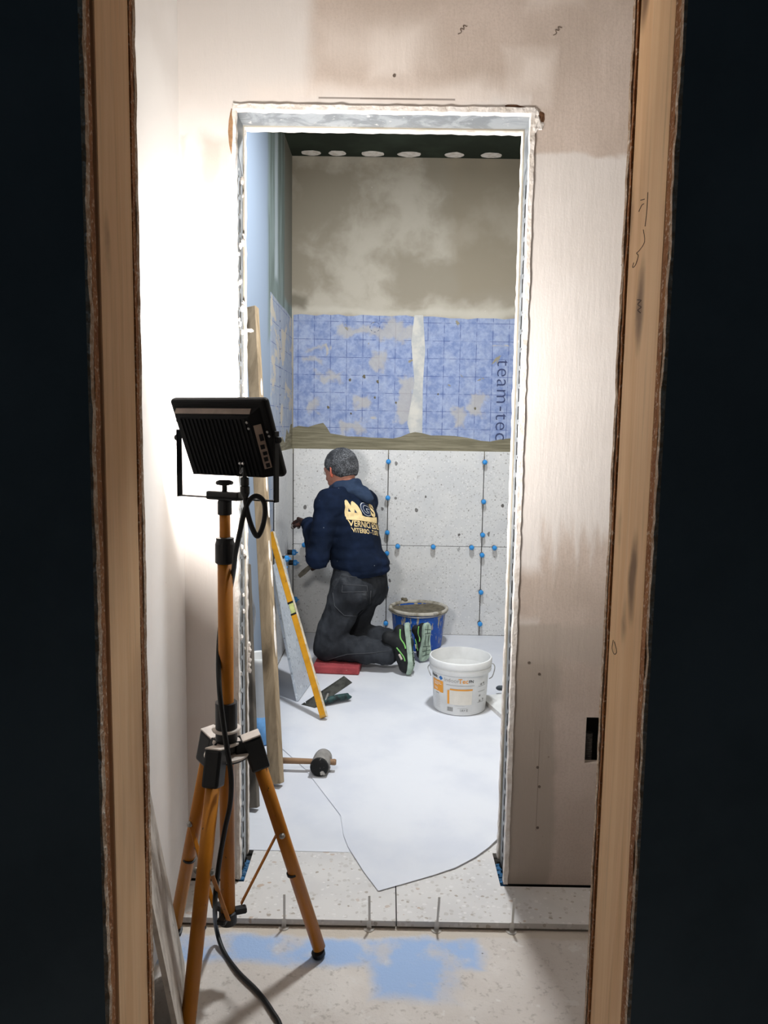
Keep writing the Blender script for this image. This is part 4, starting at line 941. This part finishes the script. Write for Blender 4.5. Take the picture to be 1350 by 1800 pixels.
k = N('navy_cotton_hoodie'); c = k.mix(k.rng(k.noise(7, 5), .38, .68), '#0f1828', '#172238'); c = k.mix(k.rng(k.noise(4, 5, .65, None, .8), .60, .78, 0, .4), c, '#36425a'); sp = k.vor(16); c = k.mix(k.rng(sp.outputs['Distance'], .02, .05, .5, 0), c, '#9aa3ad')
NAVY = k.fin(c, .92, k.math('ADD', k.noise(18, 5), k.math('MULTIPLY', k.noise(300, 2), .1)), .012, .35, 0, .1)
hoodie = part('hoodie', sdf_hoodie, (-.53, 3.92, .44), (.08, 4.62, 1.06), .007, NAVY)
k = N('faded_hood_fabric'); c = k.mix(k.rng(k.noise(9, 5), .35, .68), '#263246', '#344258'); HOODM = k.fin(c, .92, k.noise(22, 5), .01, .4, 0, .1)
bk = -F3
def sdf_hood(p):
    n0 = neckb+w3(-.012, .004, .028)
    q = p-n0; ax = np.array((-.28, .18, .94)); ax /= np.linalg.norm(ax)
    hgt = q @ ax; rad_ = np.linalg.norm(q-hgt[:, None]*ax, axis=1)
    d = np.sqrt((rad_-.078)**2+(hgt*.85)**2)-.018
    t0, t1, tip = n0+L3*.085+bk*.012, n0-L3*.075+bk*.012, n0+bk*.150-L3*.01+w3(0, 0, -.058)
    for a in (t0, t1, n0+bk*.06): d = smin(d, cone(p, a, tip, .022, .020), .03)
    d = smin(d, ell(p, n0+bk*.075+w3(0, 0, -.018), np.eye(3), (.06, .06, .03)), .03)
    return d+wrinkle(p*np.array((1, 1, 2.)), 70, .0035, 11)
part('hood', sdf_hood, (-.40, 4.0, .85), (-.02, 4.40, 1.10), .005, HOODM, hoodie)
for nm, e, w_ in (('cuff', elL, wrL), ('cuff', elR, wrR)):
    d = (w_-e)/np.linalg.norm(w_-e); m = MB().lathe([(.036, -.012), (.045, -.010), (.046, .018), (.040, .024), (.030, .024)], w_+d*.006, 24, tuple(d)); m.build(nm, NAVY, hoodie, True)
# print on the back
bvh = BVHTree.FromPolygons([tuple(v) for v in (np.array([tuple(q.co) for q in hoodie.data.vertices])+np.array(WL[hoodie]))], [tuple(p.vertices) for p in hoodie.data.polygons])
PR_C = plain('cream_shirt_print', '#e0c793', .8, .08, 60); PR_W = plain('white_shirt_print', '#c9ccd2', .8, .05, 60); PR_D = plain('navy_shirt_print', '#232f48', .85)
back_n = (-f_*.93+Vector((.0, -.18, .12))).normalized(); tx_ = Vector((0, 0, 1)).cross(back_n).normalized(); ty_ = back_n.cross(tx_)
d = ray(640, 905); h = bvh.ray_cast(CAM, d.normalized()); BO = h[0] if h[0] else Vector((-.1, 4.13, .86))
def on_back(mesh, x, y, off, mat, name, shear=.2, sy=1.):
    out = []
    for v in mesh[0]:
        P = BO+tx_*(x+v.x)+ty_*(y+v.y*sy-shear*(x+v.x)); hit = bvh.ray_cast(P+back_n*.25, -back_n, .6)
        q_ = hit[0] if hit[0] else P-back_n*.06
        out.append(q_+back_n*off)
    MB().add(out, mesh[1]).build(name, mat, hoodie)
ME = .008
Mo = [(-.100, -.030), (-.102, .035), (-.098, .055), (-.088, .063), (-.078, .058), (-.072, .045), (-.066, .032), (-.060, .044), (-.053, .056), (-.043, .061), (-.033, .055), (-.027, .040), (-.012, -.030)]
on_back(polymesh(Mo, ME), 0, .01, .0022, PR_C, 'print_letter')
for q_ in ([(-.085, -.004), (-.082, .016), (-.074, -.004)], [(-.058, -.006), (-.053, .014), (-.046, -.007)]): on_back(polymesh(q_, ME), 0, .012, .0030, PR_D, 'print_gap')
on_back(textmesh('G', .094, .050, ME), .020, .030, .0026, PR_W, 'print_letter'); on_back(textmesh('G', .094, .022, ME), .020, .030, .0034, PR_D, 'print_letter')
on_back(textmesh('S', .092, .05, ME), .078, .030, .0040, PR_C, 'print_letter')
on_back(polymesh([(-.100, -.040), (.105, -.040), (.110, -.004), (.055, -.012), (.0, -.014), (-.030, -.006), (-.098, -.008)], ME), 0, .004, .0046, PR_C, 'print_band')
on_back(textmesh('VERNICI EDILI', .036, .02, ME, 1.02), .020, -.056, .0022, PR_C, 'print_line', .2, 1.25)
on_back(textmesh('VITERBO - T.0761', .027, .018, ME, 1.0), .018, -.092, .0022, PR_C, 'print_line', .2, 1.3)
# trousers
def sdf_trousers(p):
    d = cone(p, hipL+w3(0, 0, .01), hipR+w3(0, 0, .01), .108, .108)
    for hp_ in (hipL, hipR): d = smin(d, cone(p, hp_+bk*.018+w3(0, 0, -.03), hp_+bk*.016+w3(0, 0, -.01), .104, .100), .04)
    d = smin(d, cone(p, waist-w3(0, 0, .06), waist-w3(0, 0, .0), .142, .140, squash(1.2)), .05)
    for h, kn, a, kk in ((hipL, kneL, ankL, 1), (hipR, kneR, ankR, .97)):
        th = cone(p, h, kn, .104*kk, .080*kk); sh = smin(cone(p, kn, kn*.45+a*.55, .078*kk, .070*kk), cone(p, kn*.45+a*.55, a+w3(-.03, 0, 0), .070*kk, .062*kk), .02)
        d = smin(d, smin(th, sh, .018), .025)
    d = d+wrinkle(p, 34, .0065, 21)+wrinkle(p*np.array((2, 1, 1)), 62, .004, 23)
    d = np.maximum(d, np.maximum(p[:, 2]-.56, .0485-p[:, 2]-.03*(p[:, 0] > -.13)*np.clip((p[:, 0]+.13)*20, 0, 1)))
    return d
k = N('charcoal_denim'); c = k.mix(k.rng(k.noise(8, 5), .36, .68), '#25272b', '#383b40'); c = k.mix(k.rng(k.noise(5, 5, .6, None, 1), .58, .75, 0, .5), c, '#5c5f63')
DENIM = k.fin(c, .9, k.math('ADD', k.noise(16, 5), k.math('MULTIPLY', k.noise(260, 2), .1)), .012, .4, 0, .1)
trous = part('trousers', sdf_trousers, (-.43, 3.88, .01), (.2, 4.40, .58), .007, DENIM)
bt = BVHTree.FromPolygons([tuple(v) for v in (np.array([tuple(q.co) for q in trous.data.vertices])+np.array(WL[trous]))], [tuple(p.vertices) for p in trous.data.polygons])
def seam(pix, r, mat, name, loop=False):
    P = []
    pp = pix+[pix[0]] if loop else pix
    for a, b in zip(pp[:-1], pp[1:]):
        for i in range(8):
            t = i/8; h = bt.ray_cast(CAM, ray(a[0]+(b[0]-a[0])*t, a[1]+(b[1]-a[1])*t).normalized())
            if h[0]: P.append(h[0]+h[1]*r*.3)
    if len(P) > 3: MB().tube(P, r, 6).build(name, mat, trous, True)
STI = plain('grey_stitching', '#45474b', .9)
seam([(602, 1027), (645, 1030), (646, 1040), (601, 1041)], .0022, STI, 'pocket_seam', True)
seam([(585, 1042), (588, 1065), (605, 1082), (628, 1083), (650, 1062), (652, 1035)], .0024, STI, 'pocket_outline')
seam([(600, 1012), (640, 1016), (672, 1014)], .0024, STI, 'waistband_seam')
seam([(575, 1160), (610, 1150), (650, 1148), (685, 1144)], .0022, STI, 'leg_seam')
# hair and ears
def sdf_hair(p):
    d = smin(sdf_cranium(p)-.007, ell(p, HP(0, -.050, -.018), HR, (.066, .052, .060)), .02)
    q = (p-HC) @ HR
    a, b, c_ = q[:, 0], q[:, 1], q[:, 2]
    keep = np.minimum(c_-(-.058+np.clip((b+.03)*1.05, 0, .2)), .075-b+.4*np.maximum(c_-.06, 0))
    side = np.where((np.abs(a) > .05) & (b > .0), c_-.0-(b-.0)*.6, 1)
    d = np.maximum(d, -np.minimum(keep, side+.02))
    return d+wrinkle(p, 260, .0012, 31)
k = N('salt_and_pepper_hair'); h_ = k.noise(210, 4, .6); c = k.mix(k.math('MULTIPLY', k.rng(h_, .40, .66), k.rng(k.noise(22, 3), .35, .6, .25, 1)), '#222326', '#75777b'); HAIR = k.fin(c, .75, k.noise(160, 4), .004, .8)
part('hair', sdf_hair, (-.40, 4.08, .98), (-.12, 4.36, 1.22), .0045, HAIR)
for s in (1, -1):
    ec = HP(s*.077, .002, -.012); ea = h_u*.97-h_f*.22; ea /= np.linalg.norm(ea)
    eo = h_l*s*.75-h_f*.65; eo /= np.linalg.norm(eo); es = np.cross(ea, eo); ER = np.stack([es, eo, ea], 1)
    def sdf_ear(p, ec=ec, ER=ER, eo=eo):
        o = ell(p, ec, ER, (.007, .019, .032)); q = (p-ec) @ ER
        rim = np.abs(np.sqrt((q[:, 1]/.6)**2+q[:, 2]**2)-.026)
        return np.minimum(smin(o+.002, np.sqrt((np.sqrt((q[:, 1]/.62)**2+q[:, 2]**2)-.025)**2+q[:, 0]**2)-.0045, .005), ell(p, ec-h_u*.024, ER, (.006, .010, .012)))
    part('ear', sdf_ear, ec-.045, ec+.045, .003, plain('ruddy_skin', '#b8604c', .5, .1, 30) if s == 1 else bpy.data.materials['ruddy_skin'])
for s in (1, -1):
    b = bmesh.new(); bmesh.ops.create_uvsphere(b, u_segments=16, v_segments=10, radius=.0115)
    for v in b.verts: v.co += Vector(HP(s*.032, .088, .002))
    MB().bm(b).build('eye', plain('eye_white', '#d9d4cc', .2) if s == 1 else bpy.data.materials['eye_white'], person, True)
# gloves: palm, four fingers, thumb
GLV = plain('dark_brown_glove', '#40251d', .8, .25, 40, dark='#1f1714'); TIPG = plain('grey_rubber_fingertip', '#807c78', .7, .2, 50); ORC = plain('orange_glove_cuff', '#d9632a', .8, .12, 40)
def glove(wr, d, up, side, curl, hold=False):
    d, up, side = (np.array(v, float)/np.linalg.norm(v) for v in (d, up, side))       # d along hand, up = back of hand, side = towards the thumb
    chains = []; 
    for i, (o, ln) in enumerate(((.030, .072), (.010, .080), (-.010, .076), (-.029, .060))):
        a = wr+d*.085+side*o; ang = 0; pts = [a]
        for j, fr in enumerate((.45, .32, .23)):
            ang += curl[j]+(.06*i if not hold else 0); a = a+(d*cos(ang)-up*sin(ang))*ln*fr; pts.append(a)
        chains.append((pts, (.0105, .0098, .009, .008)))
    tb = wr+d*.030+side*.030-up*.006; td = d*.55+side*.62-up*.5; td /= np.linalg.norm(td); t1 = tb+td*.038; t2 = t1+(d*.8-up*.55+side*.05)*.030; chains.append(([tb, t1, t2], (.013, .011, .0095)))
    def fn(p):
        x = p-wr; M = np.stack([side, d, up], 1)
        q = np.abs((x-d*.048) @ M)-np.array((.034, .040, .006)); box_ = np.linalg.norm(np.maximum(q, 0), axis=1)+np.minimum(q.max(1), 0)-.010
        dd = smin(box_, cone(p, wr-d*.03, wr+d*.02, .032, .029), .018)
        for pts, rs in chains:
            c_ = None
            for j in range(len(pts)-1):
                e = cone(p, pts[j], pts[j+1], rs[j], rs[j+1]); c_ = e if c_ is None else np.minimum(c_, e)
            dd = smin(dd, c_, .006)
        return dd
    lo = wr-.15; hi = wr+.15
    g_ = part('glove', fn, lo, hi, .0042, GLV)
    for pts, rs in chains: MB().tube([pts[-2]*.55+pts[-1]*.45, pts[-1], pts[-1]+(pts[-1]-pts[-2])/np.linalg.norm(pts[-1]-pts[-2])*rs[-1]*.9], [rs[-1]*1.22, rs[-1]*1.18, rs[-1]*.5], 10).build('rubber_fingertip', TIPG, g_, True)
    MB().lathe([(.033, -.028), (.040, -.026), (.038, .012), (.033, .014)], Vector(wr), 20, tuple(d)).build('glove_cuff', ORC, g_, True)
    return wr+d*.09-up*.035
glove(wrL+w3(-.006, .018, .006), (-.46, .86, .06), (.35, .1, .93), (-.88, -.42, .15), (.25, .35, .25))
hp_ = glove(wrR+w3(-.012, -.006, -.008), (-.55, -.75, -.25), (-.60, .55, -.35), (-.2, .2, .95), (.75, .95, .6), True)
# pointing trowel in the lower hand
ht = empty('pointing_trowel', Vector(hp_), 'small grey trowel held low in the gloved hand', 'trowel')
tip = at(543, 998, 4.22); hb2 = Vector(hp_); ddv = (tip-hb2); ddv.normalize(); Rt = frame_of(ddv, (0, -.3, 1))
MB().tube([hb2-ddv*.05, hb2+ddv*.03], [.012, .010], 12).build('handle', plain('tan_wood_grip', '#8a6a4b', .6), ht, True)
m = MB().prism([(-.022, 0), (.022, 0), (.026, .05), (.018, .085), (-.018, .085), (-.026, .05)], -.001, .001); m.v = [hb2+ddv*.035+Rt @ Vector((v.x, v.z, v.y)) for v in m.v]
m.build('blade', plain('mortar_grey_blade', '#6e675b', .7, .2, 30), ht)
# safety shoes
SOLE = plain('mint_grey_sole', '#a3b7a7', .7, .15, 30); UPB = plain('black_shoe_upper', '#1d1f21', .7, .2, 40); LIME = plain('lime_green_trim', '#7fc46a', .6, .08, 40); TREAD = plain('dark_tread', '#35423b', .8)
def shoe(toe, up, out, lat, sc=1.):
    # toe point on the floor; up = toe-to-heel axis, out = sole normal, lat = across the foot
    toe = Vector(toe); up = Vector(up).normalized(); out = Vector(out); out = (out-up*out.dot(up)).normalized(); lat2 = up.cross(out)
    if lat2.dot(Vector(lat)) < 0: lat2 = -lat2
    T = lambda a, b, c: toe+lat2*a*sc+out*b*sc+up*c*sc
    s_ = empty  # outline of the sole: (across, along) from toe to heel
    ol = [(.0, .0), (.022, .004), (.038, .022), (.046, .055), (.047, .085), (.038, .125), (.031, .160), (.033, .205), (.032, .245), (.020, .268), (0, .274), (-.020, .268), (-.031, .245), (-.031, .205), (-.028, .160), (-.032, .125), (-.040, .085), (-.041, .055), (-.034, .022), (-.019, .004)]
    root = mkobj('shoe', *(lambda m: (m.v, m.f))(_shoe_upper(T, sc)), UPB, person, True)
    sp_ = [Vector(p+(0,)) for p in ol]; sp_ = [(v.x, v.y) for v in spline(sp_+[sp_[0]], 3)][:-1]
    spr = lambda c: .022*max(0, (.05-c)/.05)**1.5                # toe spring: the toe end curls up off the sole plane
    n = len(sp_); V = []; Fc = []
    for (b, k_) in ((-.008, .98), (0, 1.03), (.013, 1.02), (.018, .96)):
        for (a, c_) in sp_: V.append(T(a*k_, b-spr(c_), .137+(c_-.137)*(1+(k_-1)*.5)))
    for i in range(3):
        for j in range(n): Fc.append((i*n+j, i*n+(j+1) % n, (i+1)*n+(j+1) % n, (i+1)*n+j))
    Fc += [tuple(range(n))[::-1], tuple(3*n+j for j in range(n))]
    so = mkobj('sole', V, Fc, SOLE, root)
    for (a0, c0, a1, c1) in ((-.028, .045, .03, .055), (-.034, .075, .038, .085), (-.03, .11, .032, .112), (-.024, .20, .026, .205), (-.026, .232, .026, .228), (0, .05, .002, .11), (.0, .2, .0, .26), (-.015, .12, -.013, .19), (.014, .12, .016, .19)):
        MB().tube([T(a0, .0185-spr(c0), c0), T(a1, .0185-spr(c1), c1)], .0022*sc, 6).build('tread_groove', TREAD, so)
    for sd in (-1, 1):
        w_ = lambda c: (.044 if c < .1 else .036)
        for nm, pts, r in (('green_stripe', [(.052, -.030, .245), (.050, -.034, .20), (.046, -.018, .165), (.050, -.012, .14)], .0042), ('green_stripe', [(.047, -.060, .150), (.049, -.045, .128), (.048, -.028, .10), (.047, -.022, .075)], .0036), ('side_badge', [(.049, -.050, .115), (.048, -.038, .085)], .006)):
            MB().tube(spline([T(sd*(a-.008 if pts[0][2] > .2 else a-.005), b, c_) for a, b, c_ in pts], 4), r*sc, 8).build(nm, LIME if nm[0] == 'g' else PALEM, root, True)
    for i in range(5):
        c_ = .10+.016*i; b = -.062-.006*i
        MB().tube(spline([T(-.024, b+.014, c_), T(-.008, b-.004, c_+.004), T(.010, b-.004, c_), T(.026, b+.014, c_+.004)], 4), .0028*sc, 6).build('lace', LIME, root, True)
    return root
def _shoe_upper(T, sc):
    P = lambda a, b, c: np.array(T(a, b, c))
    def fn(p):
        d = cone(p, P(.002, -.030, .045), P(.0, -.034, .10), .036*sc, .040*sc)
        d = smin(d, cone(p, P(.0, -.034, .10), P(.0, -.045, .17), .040*sc, .040*sc), .02)
        d = smin(d, cone(p, P(.0, -.040, .17), P(.0, -.036, .235), .036*sc, .034*sc), .02)
        d = smin(d, cone(p, P(.0, -.05, .18), P(.0, -.105, .205), .040*sc, .036*sc), .02)
        o = P(0, 0, 0); n_o = P(0, 1, 0)-o; n_o /= np.linalg.norm(n_o)
        return np.maximum(d, (p-o) @ n_o)
    c_ = P(0, -.05, .14); V, F = surfnet(fn, c_-.19, c_+.19, .0055); return MB().add([Vector(v) for v in V], [tuple(f) for f in F])
shoe((.148, 3.925, .012), (-.12, .22, .97), (.985, -.15, .06), (.2, .98, 0), 1.0)
shoe((.222, 4.150, .012), (.06, .10, .98), (.60, -.80, .10), (.80, .60, 0), .80)
